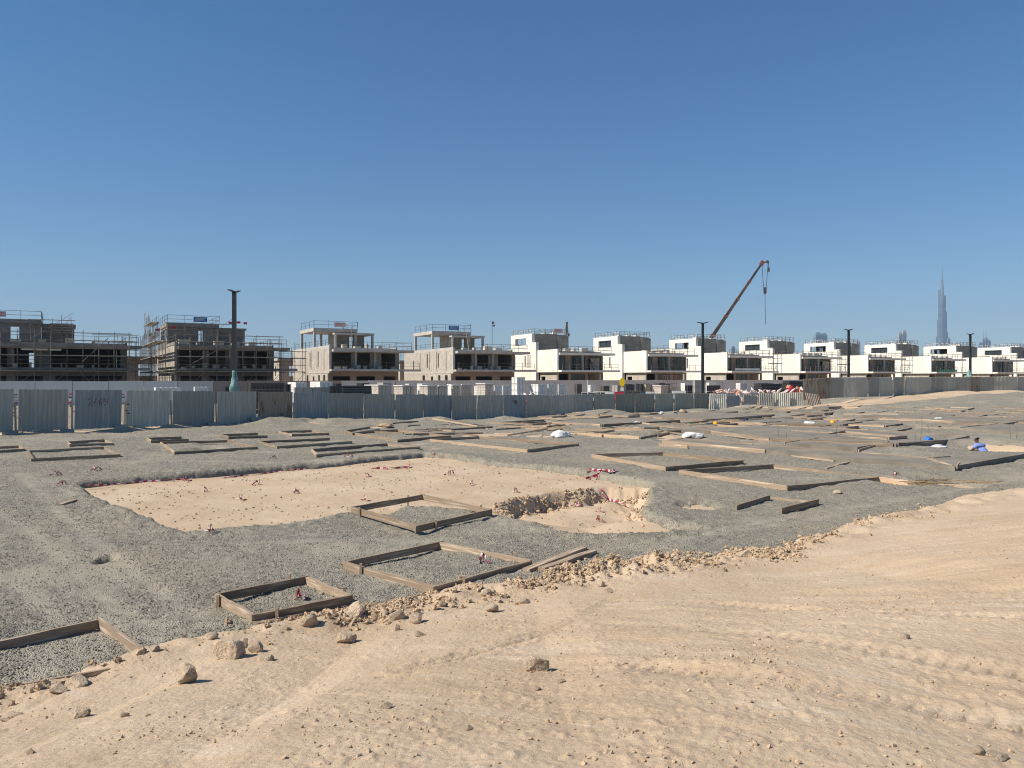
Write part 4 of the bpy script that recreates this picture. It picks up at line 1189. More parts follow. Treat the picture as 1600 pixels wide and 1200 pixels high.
def strokes(parent, W, cx, z0, h, text, wline=.075):
    """hand sprayed numerals that follow the corrugation"""
    D = {'2': [(0,.8),(.2,1),(.5,.95),(.55,.7),(.05,.08),(.05,0),(.65,.05)],
         '6': [(.5,.95),(.2,.7),(.05,.35),(.15,.03),(.42,.03),(.5,.3),(.3,.45),(.1,.35)],
         '9': [(.5,.6),(.25,.5),(.05,.7),(.2,.97),(.5,.9),(.52,.6),(.45,.25),(.15,0)],
         '1': [(.2,.75),(.35,1),(.35,0)],
         '0': [(.3,1),(.05,.7),(.05,.25),(.3,0),(.55,.25),(.55,.7),(.3,1)]}
    mb = MB(); x0 = cx
    for ch in text:
        pts = D[ch]
        for (ax, az), (bx, bz) in zip(pts[:-1], pts[1:]):
            n = 6
            for i in range(n):
                t0, t1 = i/n, (i+1.08)/n
                p0 = (x0+(ax+(bx-ax)*t0)*h, z0+(az+(bz-az)*t0)*h); p1 = (x0+(ax+(bx-ax)*t1)*h, z0+(az+(bz-az)*t1)*h)
                y0 = -corr(p0[0]+W/2)-.006; y1 = -corr(p1[0]+W/2)-.006
                y0 = y1 = min(y0, y1)
                mb.beam((p0[0], y0, p0[1]), (p1[0], y1, p1[1]), wline, .006)
        x0 += .72*h
    mb.build('painted_number', M['paint_mark'], parent)
def hoarding(name, stations, mats, label, H, gap, post_h, tilt=None, posts=True):
    x0, y0 = stations[0][:2]
    root = empty(name, (x0, y0, stations[0][2]-H))
    tag(root, label, 'hoarding', 'corrugated sheet hoardings round the site')
    sheets = []
    for i in range(len(stations)-1):
        a, b = Vector(stations[i]), Vector(stations[i+1])
        a2, b2 = a.copy(), b.copy(); a2.z = b2.z = 0
        d = (b2-a2); L = d.length; d.normalize()
        g = gap[min(i, len(gap)-1)]
        W = max(.5, L-g)
        mb = sheet_mesh(W, H, i)
        c = (a+b)/2
        me = mb.mesh('corrugated_panel', M['sheet'][mats[i % len(mats)]])
        o = link('corrugated_panel', me, root, c-Vector((0,0,H))-root.location)
        slope = math.atan2(b.z-a.z, L)
        tl = (tilt or {}).get(i, random.gauss(0, .006))
        yaw, roll, lean = (tl if isinstance(tl, tuple) else (random.gauss(0, .02), tl, random.gauss(0, .012)))
        o.rotation_euler = (lean, -slope*.6+roll, math.atan2(d.y, d.x)+yaw)
        sheets.append((o, W))
    if posts:
        for i, s in enumerate(stations):
            p = Vector(s)-root.location
            if i < len(stations)-1: d = (Vector(stations[i+1])-Vector(s))
            d.z = 0; d.normalize(); nrm = Vector((d.y, -d.x, 0))
            ph = post_h*random.uniform(.82, 1.0) if i > 0 else post_h
            q = p-Vector((0,0,H+.1))+nrm*.10
            t = Vector((random.gauss(0,.03), 0, 0))
            MB().beam(q, q+Vector((0,0,ph))+t, .07, .07).build('post', M['timber_post'], root)
            MB().beam(q-nrm*.1+Vector((0,0,.4)), q-nrm*1.3-Vector((0,0,.3)), .05, .05).build('brace', M['timber_post'], root)
    return root, sheets
m1 = [2,0,1,3,2,3,4,1,2,0,2,1,0,2,1,0,3,2,6,6,6,6,6,6,3,1,5,5,3,3,4]
gaps = [.14,.30,.34,.22,.2,.18,.12]+[.10]*40
tilt1 = {26: (.12, .11, -.05), 27: (-.02, .13, -.08), 28: (-.2, .05, -.1), 25: (.22, -.02, -.03), 24: (-.16, 0, .0), 29: (-.14, .01, -.02), 30: (-.1, .0, 0), 16: (-.24, 0, 0)}
hr, sh = hoarding('hoarding', F1, m1, 'long grey blue corrugated hoarding with sprayed numbers across the left and middle', 2.1, gaps, 1.75, tilt1)
strokes(sh[2][0], sh[2][1], -.62, 1.25, .40, '2669')
strokes(sh[14][0], sh[14][1], -.25, 1.25, .38, '10')
for i in (1, 2, 3, 5, 6):      # concrete feet
    s = F1[i]
    MB().box(-.32,.32,-.25,.25,0,.22).build('concrete_foot', M['concrete_grey'], hr, loc=Vector((s[0], s[1]-.35, gz(s[0], s[1]-.35)-.06))-hr.location, rot=(0,0,.5))
for i in (1, 2, 3):       # rags and red tape tied round the posts
    s = Vector(F1[i])
    for k in range(9):
        z = -.28-.15*k+random.uniform(-.03, .03)
        MB().box(-.06, .06, -.05, .05, z, z+random.uniform(.03, .08)).build('tape_wrap', M[('tape_red','dark','tape_white')[k % 3]], hr, loc=s-hr.location, rot=(0,random.gauss(0,.15),0))
m2 = [4,4,2,3,3,0,5,2,3,5,0,2,0,4,2,3,5,3,2,3,5,3]
h2, sh2 = hoarding('hoarding', F2, m2, 'weathered corrugated hoarding behind the sand heaps on the right', 2.35, [.03], 1.9, {i: (random.uniform(-.3,.12), random.gauss(0,.01), random.gauss(0,.02)) for i in range(30)}, posts=False)
for i in (1, 4, 8, 15):
    p = Vector(F2[i])-h2.location
    MB().beam(p-Vector((0,.12,2.6)), p-Vector((0,.12,.1)), .08).build('post', M['timber_post'], h2)
# rusted sheet leaning at the end of the right hoarding
p = P(1273, 633); o = sheet_mesh(1.9, 1.5, 77).build('loose_sheet', M['sheet'][4], None, loc=p+Vector((0,0,-.1)), rot=(-.5,.15,.3))
tag(o, 'rusty loose sheet leaning under the left end of the right hoarding', 'metal sheet')
p = P(1512, 633)

# ------------------------------------------------------------------ villas
tube_me = MB().tube((0,0,0), (0,0,1), .5, 6).mesh('tube', M['steel'])
tube_dark = MB().tube((0,0,0), (0,0,1), .5, 6).mesh('tube', M['steel_dark'])
plank_me = unit_board(3, 3).mesh('plank', M['plank'])
def tube(parent, a, b, r=.03, name='tube', me=None):
    a = Vector(a); b = Vector(b); d = b-a
    o = link(name, me or tube_me, parent, a, d.to_track_quat('Z', 'Y').to_euler(), (2*r, 2*r, d.length))
    return o
def plank(parent, a, b, w=.24, t=.05):
    a = Vector(a); b = Vector(b); d = b-a; c = (a+b)/2
    return link('plank', plank_me, parent, c, (0, -math.atan2(d.z, math.hypot(d.x, d.y)), math.atan2(d.y, d.x)), (d.length, w, t))
def rail(root, pts, zb, h=1.05, step=2.4, dark=True, name='guard_rail', r=.028):
    mb = MB()
    for a, b in zip(pts[:-1], pts[1:]):
        a = Vector((*a, zb)); b = Vector((*b, zb)); L = (b-a).length; n = max(1, round(L/step))
        for i in range(n+1):
            q = a+(b-a)*i/n
            mb.beam(q, q+Vector((random.gauss(0,.02),0,h*random.uniform(.95,1.2))), r*1.6)
        for k in (.5, 1.0):
            if dark is None:
                for i in range(n):
                    if random.random() < .45: continue
                    mb.beam(a+(b-a)*i/n+Vector((0,0,h*k+random.gauss(0,.06))), a+(b-a)*(i+1)/n+Vector((0,0,h*k+random.gauss(0,.06))), r*1.8)
            else: mb.beam(a+Vector((0,0,h*k)), b+Vector((0,0,h*k)), r*1.6)
    return mb.build(name, M['steel_pale' if dark is None else 'steel_dark' if dark else 'steel'], root)
def window(root, u0, u1, v, z0, z1, n=3, blind=0):
    """aluminium frame with mullions and dark panes, facing -v"""
    mb = MB(); w = .07
    mb.box(u0, u1, v, v+.08, z0, z0+w); mb.box(u0, u1, v, v+.08, z1-w, z1)
    for i in range(n+1):
        x = u0+(u1-u0-w)*i/n; mb.box(x, x+w, v+.002, v+.078, z0+w, z1-w)
    o = mb.build('window', M['alu'], root)
    for i in range(n):
        x = u0+(u1-u0-w)*i/n
        MB().box(x+w, x+(u1-u0-w)/n, v+.03, v+.045, z0+w, z1-w).build('pane', M['glass'], o)
    return o
def signboard(root, u, v, z, w, h, m):
    o = MB().box(u, u+w, v-.03, v, z, z+h).build('sign', m, root)
    b = MB()
    for k in range(3): b.box(u+.12*w, u+w*(.9-.15*(k % 2)), v-.037, v-.031, z+h*(.2+.25*k), z+h*(.28+.25*k))
    b.build('lettering', M['white'] if m is M['blue'] else M['red'], o)

def villa(kind, X, Y, ang, label, W=10.5, sign=None, seed=0, depth=24, name='villa'):
    r = random.Random(seed)
    root = empty(name, (X, Y, -.4), ang)
    tag(root, label, 'house', 'villas under construction in a row')
    white = kind == 'white'
    wallm = M['white'] if white else M['block_beige']
    conc = M['concrete'] if kind == 'grey' else M['scafconc'] if kind == 'scaffold' else M['concrete_grey']
    slabm = M['white'] if white else conc
    blk = M['scafblock'] if kind == 'scaffold' else M['block_grey']
    G1, S0, S1, R1 = 4.15, 4.17, 4.5, 8.12     # ground storey, slab, roof
    P0, P1 = 9.1, 18.0                         # penthouse
    PT = 11.25
    # floor slabs
    MB().box(.32, W-.02, .3, depth-.3, S0+.002, S1).box(0 if kind != 'white' else .1, W+(1.6 if white else 2.6), -1.3, .3, S0, S1-.004).build('floor_slab', slabm, root)
    MB().box(.32, W-.02, 2.4, depth-.3, 7.62, 7.86).build('roof_slab', conc, root)
    # canopy over the recess
    MB().box(.36, W+(1.2 if white else 1.6), -1.0 if not white else -.3, 2.4, 7.12, 7.5).build('canopy', slabm, root)
    # left wall of the wing
    sl = [(1.9,2.25,5.1,7.2),(11.6,12.1,5.1,7.2),(16,16.5,5.1,7.2)] if white else [(6.3,6.75,4.9,7.3),(11.5,12.0,4.9,7.3),(18.5,19,4.5,6.3)]
    if white:
        MB().wall_y(0, .3, 0, 7.5, S0-.02, R1, []).build('side_wall', wallm, root)
        MB().wall_y(-.28, .3, 7.5, P0, 0, 9.6, []).build('side_wall', wallm, root)
        MB().wall_y(-.281, .301, P0, P1, 0, PT, [(11.4,16.1,9.2,10.5)]+[s for s in sl if s[0] > 9]).build('side_wall', wallm, root)
        MB().wall_y(-.28, .3, P1, depth, 0, R1, []).build('side_wall', wallm, root)
        if depth: MB().box(-.05, 0, 11.4, 16.1, 9.2, 9.27).box(-.05,0,13.7,13.77,9.2,10.5).build('window', M['alu'], root)
    else:
        w = MB().wall_y(0, .3, .3, depth, S0-.02, 7.62, sl); w.build('side_wall', wallm, root)
        MB().box(-.004, .304, 0, depth, 7.62, R1).box(-.02, .32, 0, depth, S0-.3, S0+.02).build('edge_beam', conc, root)
        for v in (0, 4.4, 8.9, 13.3, 17.8, 22.3):
            MB().box(-.015, .315, v, v+.35, S0+.02, 7.62).build('column', conc, root)
        for v in (2.9, 7.2, 10.6, 15.2): # dark movement joints
            MB().box(-.012, .05, v, v+.18, S0+.4, 7.6).build('joint', M['dark'], root)
    # parapet on the other sides
    MB().box(W-.25, W, 2.4, depth, 7.5, 8.0).box(.3, W-.25, depth-.25, depth, 7.5, 8.0).build('parapet', slabm, root)
    # right and back walls
    MB().wall_y(W-.24, W, 2.6, depth-.3, 0, 7.6, [(5,7,5,7),(12,14,5.2,7)] if white else []).build('side_wall', wallm if white else blk, root)
    MB().wall_x(.32, W-.26, depth-.28, depth-.02, 0, 7.6, [(5.2,6.4,4.6,7)] if seed == 1 else []).build('back_wall', wallm if white else blk, root)
    # first floor front
    if white:
        v = 1.5
        ops = [(.9,2.4,S1,7.0),(3.6,6.4,S1,7.0),(7.0,W-.6,S1,7.0)]
        MB().wall_x(.32, W-.26, v, v+.25, S1, 7.12, ops).build('front_wall', M['brownwall'], root)
        for (a, b, c, d), n in zip(ops, (2, 3, 3)): window(root, a+.02, b-.02, v+.1, c+.02, d-.02, n)
        MB().box(4.9, 5.2, -.1, .2, S1, 7.12).build('column', M['concrete_grey'], root)
        rail(root, [(.5,-.9),(W+1.4,-.9)], S1, 1.0, 1.5, False)
        mb = MB()
        for k in range(6): mb.beam((r.uniform(5, W-1), .4, S1), (r.uniform(5, W-1), .5, S1+r.uniform(1.2, 2.5)), .05)
        for k in range(3): mb.beam((5.5, .3, S1+.7+k*.7), (W-.8, .3, S1+.7+k*.7), .05)
        mb.build('trestle', M['steel'], root)
    else:
        ops = [(.7,3.7,S1,7.0),(4.5,6.7,S1,7.0),(8.5,W-.9,S1,7.0)]
        MB().wall_x(.32, W-.26, .9, 1.15, S1, 7.12, ops).build('front_wall', blk, root)
        if seed != 1: MB().wall_x(.32, W-.26, 11, 11.2, S1, 7.6, []).build('inner_wall', blk, root)
        for u in (4.1, 7.2): MB().box(u, u+.35, .5, .85, S1, 7.12).build('column', conc, root)
        rail(root, [(.4,-1.1),(W+2.4,-1.1)], S1, 1.0, 2.5, False)
    # ground floor
    if white:
        MB().wall_y(.55, .8, 1.0, 7.5, 0, S0-.02, [(5.4,7.0,1.2,3.4)]).build('side_wall', M['block_beige'], root)
        gops = [(1.1,3.0,0,3.9),(3.5,6.4,0,3.9),(6.9,9.8,0,3.9)]
        MB().wall_x(.8, W-.26, 1.4, 1.65, 0, S0-.02, gops).build('front_wall', M['brownwall'], root)
        for a, b, c, d in gops[1:2]: window(root, a+.02, b-.02, 1.5, c+.02, d-.02, 2)
    else:
        MB().wall_y(.02, .3, 1.0, depth, 0, S0-.32, [(2.4,3.6,2.2,3.6),(5.6,6.6,2.2,3.6),(9,10,0,3.4),(13,14.2,2.2,3.6)]).build('side_wall', wallm, root)
        gops = [(.9,3.6,0,3.4),(4.6,7.6,0,3.4),(9.0,W-.7,0,3.4)]
        MB().wall_x(.3, W-.26, 1.2, 1.45, 0, S0-.02, gops).build('front_wall', M['brownwall'] if kind == 'grey' else blk, root)
    MB().box(.8, W-.3, 8.0, 8.2, .2, S0-.1).build('inner_wall', M['dark'], root)  # blackened wall: shade of the ground-floor rooms put into its colour
    # penthouse
    PW = 7.2
    if white:
        MB().wall_x(.305, 5.0, P0, P0+.25, R1-.25, PT-.004, []).wall_x(5.0, PW, P0-.35, P0, R1-.25, PT-.35, []).build('penthouse_wall', blk, root)
        MB().wall_y(PW-.25, PW, P0+.01, P1, R1-.25, PT-.36, []).build('penthouse_wall', blk, root)
        MB().wall_x(3.4, PW-.26, P1-.25, P1, R1-.25, PT-.37, [(4.4,5.6,8.6,10.4)]).build('penthouse_wall', blk, root)
        MB().box(.31, PW-.02, P0+.26, P1, PT-.34, PT-.12).build('penthouse_roof', conc, root)
        MB().box(.0, .3, P1+.01, P1+.3, R1, PT-.35).build('column', wallm, root)
        rail(root, [(.2,P1),(.2,P0),(PW,P0),(PW,P1)], PT-.1, .95, 1.1)
        if seed % 2: MB().box(.1, .13, 11.45, 16.05, 9.28, 10.48).build('pane', M['glass'], root)
        if seed % 3 == 0: MB().box(1.2, W-3, -.95, -.93, S1+.1, S1+.5).build('balcony_net', M['green'] if seed % 2 else M['whiteplastic'], root)
        if seed % 3 == 1: MB().box(W-3.2, W-1.4, .9, .98, S1+.01, S1+2.1).build('leaning_board', M['plank'], root)
        if seed % 4 == 2: MB().wall_y(-.30, -.285, P0+.4, P0+2.1, 5.0, 7.4, []).build('render_patch', M['concrete'], root)
        rail(root, [(.4,1),(.4,7.2)], R1-.3, .9, 1.6)
        rail(root, [(1,0.4),(W+.8,.4),(W-.3,5),(W-.3,18)], 7.52, 1.1, 1.6)
        for k in range(5):
            u = 1+k*(W-2)/5; MB().box(u, u+r.uniform(.3,1.3), 2, 3, 7.87, 7.87+r.uniform(.15,.6)).build('roof_material', M['concrete'], root)
        for k in range(3):
            u = .6+k*2; MB().box(u, u+r.uniform(.3,1.3), P0+1, P0+2, PT-.11, PT+r.uniform(.05,.4)).build('roof_material', M['white'], root)
        rail(root, [(.25,P1-.3),(.25,P0+.3),(PW-.3,P0+.3)], PT-.1, .8, .7, None, 'guard_rail', .035)
    else:
        solid = kind == 'scaffold'
        MB().box(-.1, PW, P0, P1+.6, PT-.55, PT).build('penthouse_roof', conc, root)
        if solid:
            MB().wall_x(0, PW, P0+.3, P0+.5, R1-.3, PT-.56, [(4.3,4.9,8.6,10.6)] if seed == 2 else [(3.6,4.6,8.5,10.5)]).build('penthouse_wall', blk, root)
            MB().wall_y(.0, .25, P0+.52, P1, R1-.3, PT-.56, [(10.5,15,8.8,10.4)]).build('penthouse_wall', blk, root)
            MB().wall_x(PW, PW+4, P0+1.5, P0+1.7, R1-.3, PT-.75, []).build('penthouse_wall', blk, root)
            MB().box(PW, PW+4.2, P0+1.2, P1, PT-.74, PT-.45).build('penthouse_roof', conc, root)
        else:
            for (u, v) in ((0,P0+.3),(0,P1),(3.3,P0+.3),(3.3,P1),(PW-.4,P0+.3),(PW-.4,P1)):
                MB().box(u, u+.36, v, v+.36, R1-.3, PT-.56).build('column', conc, root)
            MB().wall_x(4.6, PW-.5, P0+3.0, P0+3.2, R1-.3, PT-.56, []).build('penthouse_wall', blk, root)
            MB().wall_y(4.4, 4.6, P0+3.0, P1-1, R1-.3, PT-.56, []).build('penthouse_wall', M['block_beige'], root)
            MB().box(PW, PW+3.4, P0+1.6, P1, PT-.9, PT-.55).build('penthouse_roof', conc, root)
            for v in (P0+1.8, P1-.5): MB().box(PW+3.0, PW+3.36, v, v+.36, R1-.3, PT-.91).build('column', conc, root)
            MB().box(PW+.2, PW+2.2, P0+3.4, P0+3.6, R1-.3, PT-.92).build('penthouse_wall', blk, root)
            MB().box(2.9, PW+.6, P0-1.6, P0-.01, PT-1.05, PT-.8).box(3.0,3.25,P0-1.5,P0-1.25,R1-.3,PT-1.06).build('porch_slab', conc, root)
            tube(root, (4.5,4,7.9), (6.2,P0,PT+.3), .06, 'ladder_pole')
        rail(root, [(0,P1),(0,P0+.1),(PW,P0+.1),(PW,P1)], PT, 1.15, 2.6)
        rail(root, [(.2,depth-1),(.2,.4)], R1, .9, 2.4)
        rail(root, [(1,-.6),(W+1.2,-.6),(W-.2,3),(W-.2,20)], 7.52, 1.15, 2.5)
        for k in range(5):
            u = .8+k*(W-2)/5; MB().box(u, u+r.uniform(.3,1.5), 2.5, 3.3, 7.87, 7.87+r.uniform(.2,.7)).build('roof_material', M['plank'], root)
        for k in range(9):
            u = .8+k*(W-1.6)/9; MB().box(u, u+r.uniform(.1,.9), -.3, .3, S1+.001, S1+r.uniform(.1,.7)).build('stacked_material', M['concrete'] if k % 2 else M['plank'], root)
    if sign:
        signboard(root, sign[1], P0+(.1 if not white else -.05), PT+.25, 1.9, .75, M[sign[0]])
    return root

def scaffold(root, u0, u1, v, vw, z0, z1, lift=2.0, bay=2.1, deck=(1,2,3), axis='u', name=None):
    """independent tube scaffold: two rows of standards, ledgers, transoms, boards"""
    n = max(1, round((u1-u0)/bay))
    Pt = (lambda a, b, z: (a, b, z)) if axis == 'u' else (lambda a, b, z: (b, a, z))
    for i in range(n+1):
        a = u0+(u1-u0)*i/n
        for b in (v, v+vw):
            tube(root, Pt(a, b, z0), Pt(a, b, z1+random.uniform(-.2, 1.0)), .035, 'standard')
    nl = int((z1-z0)/lift)
    for k in range(1, nl+1):
        z = z0+k*lift
        for b in (v, v+vw):
            tube(root, Pt(u0-.3, b, z), Pt(u1+.3, b, z), .03, 'ledger')
            tube(root, Pt(u0-.3, b, z+1.0), Pt(u1+.3, b, z+1.0), .028, 'guard_tube')
        for i in range(n+1):
            a = u0+(u1-u0)*i/n
            tube(root, Pt(a, v-.2, z-.05), Pt(a, v+vw+.2, z-.05), .028, 'transom')
        if k in deck:
            for i in range(n):
                a = u0+(u1-u0)*i/n; b2 = a+(u1-u0)/n*random.uniform(.9, 1.1)
                for j in range(3): plank(root, Pt(a, v+.15+j*(vw-.3)/2, z+.06), Pt(b2, v+.15+j*(vw-.3)/2, z+.06), .3, .06)
    for i in range(0, n, 2):
        a = u0+(u1-u0)*i/n; b2 = u0+(u1-u0)*min(i+2, n)/n
        tube(root, Pt(a, v-.05, z0+.3), Pt(b2, v-.05, z0+lift*2), .03, 'brace')
A1, A2 = math.radians(30), math.radians(30)
villa('scaffold', -67.2, 95.4, A1, 'raw concrete villa behind scaffolding at the left edge', 17.5, ('signboard', 1.2), 1)
villa('scaffold', -45.9, 104.5, A2, 'raw concrete villa wrapped in scaffolding behind the nearest lamp post', 13.7, ('blue', 3.6), 2)
villa('grey', -27.6, 116, math.radians(28.5), 'bare blockwork villa with open roof frame and pale sign, left of the pair', 11.7, ('signboard', 3.3), 3)
villa('grey', -9.5, 124, math.radians(27), 'bare blockwork villa with open roof frame and blue sign, right of the pair', 12.0, ('blue', 3.0), 4)
WV = [(7.8,132,'white villa next to the bare blockwork ones, red sign on its roof','signboard'),
      (24.5,140,'white villa behind the yellow sign post',None),
      (41.7,149,'white villa directly behind the second lamp post and the crane boom',None),
      (59.3,158,'white villa right of the crane hook line',None),
      (77.4,167,'white villa directly behind the third lamp post',None),
      (95.5,175,'white villa left of the needle tower, behind the weathered hoarding',None),
      (115,184,'white villa below the needle tower by the fourth lamp post',None),
      (134.5,193,'white villa cut by the right edge of the picture',None)]
for i, (X, Y, lb, sg) in enumerate(WV):
    villa('white', X, Y, math.radians(25.5-.25*i), lb, 10.4, (sg, 4.2) if sg else None, 10+i)
def local_root(name, X, Y, ang, label, cat='scaffold', group='scaffolds round the concrete villas'):
    return tag(empty(name, (X, Y, -.4), ang), label, cat, group)
sr = local_root('scaffold', -45.9, 104.5, A2, 'tube scaffold with bright planks round the second villa')
scaffold(sr, 0, 13.7, -2.6, 1.1, 0, 8.4, deck=(1,2,3,4), bay=1.7)
scaffold(sr, 0, 9, 7.6, 1.0, 8.2, 10.4, deck=(), bay=2.3)
scaffold(sr, -2.6, 22, -2.6, 1.2, 0, 9.2, deck=(1,2,3,4), axis='v', bay=1.9)
scaffold(sr, 9.2, 19, -2.2, 1.1, 9.2, 11.5, deck=(1,), axis='v', bay=1.9)
scaffold(sr, 14.3, 17.5, -1, 1.6, 0, 7.5, deck=(2,3), bay=1.6)
tube(sr, (-1,-2.8,3.4), (5.6,-2.8,7.3), .06, 'brace'); tube(sr, (4,-2.8,3.2), (7.5,-2.8,.6), .05, 'brace')
rr = MB(); rr.box(0,.55,-.02,.02,0,.32)
for u, z in ((-2.2,9.6),(-.2,10.0),(8.6,11.4),(9.8,11.5),(10.8,11.4)):
    rr.build('red_net', M['red'], sr, loc=(u, 2 if u < 1 else 9.5, z))
sr = local_root('scaffold', -67.2, 95.4, A1, 'tube scaffold along the front of the leftmost villa')
scaffold(sr, -4, 17.5, -2.6, 1.1, 0, 8.4, deck=(1,2,3), bay=1.8)
scaffold(sr, 6, 11, 7.6, 1.0, 8.2, 10.4, deck=(), bay=2.5)
scaffold(sr, 13.5, 18.5, .2, 1.8, 0, 8.0, deck=(2,3), bay=1.7)
scaffold(sr, 8.5, 10.8, 8.6, 1.2, 7.8, 11.0, deck=(1,), bay=1.2)
tube(sr, (-3,-2.8,6.9), (1.2,-2.8,9.6), .08, 'brace'); tube(sr, (12,-2.8,5.2), (15,-2.8,8.4), .05, 'brace'); tube(sr, (11.5,-2.8,4.4), (14.5,-2.8,.4), .05, 'brace')
for u in (5.4, 6.9, 8.4): plank(sr, (u,-2.75,6.75), (u+1.3,-2.75,6.75), .1, .22)
# light trestle scaffolds beside some white villas
for (X, Y, lb) in ((59.3,158,'small mast scaffold beside the villa right of the crane line'),(77.4,167,'small mast scaffold beside the villa behind the third lamp'),(41.7,149,'slim ladder scaffold beside the second lamp villa')):
    sr = local_root('scaffold', X, Y, math.radians(25), lb, 'scaffold', 'small scaffolds between the white villas')
    scaffold(sr, 11.2, 13.4, -.6, 1.2, 4.0, 8.0, deck=(1,), bay=1.1)
# houses of the row behind, seen in the gaps
def back_house(px, d, w, h, dp, m, label, ang=.45):
    root = empty('back_house', (PX(px, d), d, -.4), ang); tag(root, label, 'house', 'houses of the row behind')
    MB().wall_x(0, w, 0, .3, 0, h, [(w*.15,w*.4,h*.55,h*.85),(w*.55,w*.9,h*.5,h*.85),(w*.2,w*.5,0,h*.35)]).build('front_wall', M[m], root)
    MB().wall_y(0, .3, .3, dp, 0, h, [(dp*.3,dp*.4,h*.55,h*.85)]).box(w-.3, w, .3, dp, 0, h).build('side_wall', M[m], root)
    MB().box(-.4, w+.6, -.8, dp, h, h+.35).build('roof', M['concrete'], root)
    rail(root, [(0,dp),(0,0),(w,0)], h+.35, 1.0, 2.2)
back_house(196, 128, 13, 6.4, 14, 'block_grey', 'grey house with flat roof between the two scaffolded villas')
back_house(436, 140, 12, 6.3, 12, 'block_beige', 'beige house glimpsed between scaffold and left blockwork villa')
back_house(625, 150, 10, 6.2, 12, 'block_beige', 'beige house glimpsed between the two blockwork villas')
back_house(1045, 205, 14, 10.5, 12, 'farwall', 'pale house behind the gap left of the second lamp')

# ------------------------------------------------------------------ boundary wall in front of the villas
corners = [(-82,86),(-64,97),(-45.9,104.5),(-27.6,116),(-9.5,124),(7.8,132),(24.5,140),(41.7,149),(59.3,158),(77.4,167),(95.5,175),(115,184)]
line = [(x+3.2, y-6.4) for x, y in corners]
root = empty('boundary_wall', (line[0][0], line[0][1], -1.2)); tag(root, 'low grey plastered boundary wall running in front of all the villas', 'wall')
gates = 0
for i in range(len(line)-1):
    a, b = Vector((*line[i], 0)), Vector((*line[i+1], 0)); n = 5
    for k in range(n):
        p, q = a+(b-a)*k/n, a+(b-a)*(k+1)/n; d = (q-p); L = d.length
        top = 3.55+.05*random.random()
        o = MB()
        opn = [(L*.1, L*.92, .2, 2.9)] if (i, k) in ((5,2),(5,4),(7,2)) else []
        o.wall_x(.03, L-.03, -.12, .12, 0, top, opn)
        w = o.build('wall_panel', M['yardwall2'] if i < 2 else M['brownwall'] if i == 2 and k > 0 else M['yardwall'], root, loc=p+Vector((0,0,-1.2))-root.location, rot=(0,0,math.atan2(d.y, d.x)))
        if opn:
            MB().box(L*.1+.02, L*.5, -.03, .03, .2, 2.88).box(L*.5+.03, L*.92-.02, -.03, .03, .2, 2.88).build('gate_leaf', M['alu'], w)
# ------------------------------------------------------------------ lamp posts
def lamp(px, d, top_y, label, adeg=26):
    x = PX(px, d); ztop = EYE-(top_y-HOR)*d/FPX
    root = empty('lamp_post', (x, d, -1.0)); tag(root, label, 'lamp post', 'double armed street lamps in the storage yard')
    h = ztop+1.0
    MB().beam((0,0,0), (0,0,h-.12), .34, .34, w1=.29, h1=.29).build('pole', M['lamp'], root)
    MB().box(-.3,.3,-.3,.3,0,.06).build('base_plate', M['steel_dark'], root)
    a = math.radians(adeg)
    for s in (-1, 1):
        dx, dy = s*math.cos(a)*.82, s*math.sin(a)*.82
        up = .02 if s < 0 else .12
        arm = MB().beam((dx*.05,dy*.05,h-.2), (dx*.55,dy*.55,h-.13+up*.3), .2, .15, w1=.2, h1=.1).beam((dx*.55,dy*.55,h-.13+up*.3), (dx*1.1,dy*1.1,h-.1+up), .22, .10, w1=.28, h1=.06).build('arm', M['lamp'], root)
        MB().beam((dx*.6,dy*.6,h-.2+up*.3), (dx*1.0,dy*1.0,h-.17+up), .15, .03).build('lamp_lens', M['lampglass'], arm)
    return root
LAMPS = [(366,66,453,'nearest and tallest lamp post, teal cloth round its foot', 82),(1098,103.5,503,'black lamp post in front of the white villas, left of the crane boom'),
         (1326,118,514,'black lamp post rising behind the weathered hoarding, third from left'),(1516,130.6,521,'black lamp post right of the needle tower, smallest in view')]
for l in LAMPS: lamp(*l)
def wrapped(px, d, y0, y1, w, label):
    x = PX(px, d); z0 = -1.0; z1 = EYE-(y0-HOR)*d/FPX; zb = EYE-(y1-HOR)*d/FPX-1.2
    from mathutils import noise
    mb = MB(); n = 20; nz = 16; W = w*d/FPX/2
    for i in range(nz+1):
        t = i/nz; r = W*(.5+.42*math.sin(t*3.4-.1))*(1-.25*t**3)
        for k in range(n):
            a = 2*math.pi*k/n
            rr = max(.2, r*(1+.7*noise.noise(Vector((math.cos(a)*1.5, math.sin(a)*1.5, t*5)))))
            mb.v.append((math.cos(a)*rr, math.sin(a)*rr, t*(z1-zb)))
    for i in range(nz):
        for k in range(n):
            j = (k+1) % n; mb.f.append((i*n+k, i*n+j, (i+1)*n+j, (i+1)*n+k)); mb.m.append(0)
    mb.f.append(tuple(nz*n+k for k in range(n))); mb.m.append(0)
    o = mb.build('cloth_wrap', M['tarp'], None, True, loc=(x, d, zb))
    tag(o, label, 'cloth')
wrapped(366, 66, 579, 611, 13, 'pale teal cloth tied round the foot of the nearest lamp post')
wrapped(1514, 130.6, 578, 592, 9, 'pale grey green cloth tied round the foot of the smallest lamp post')

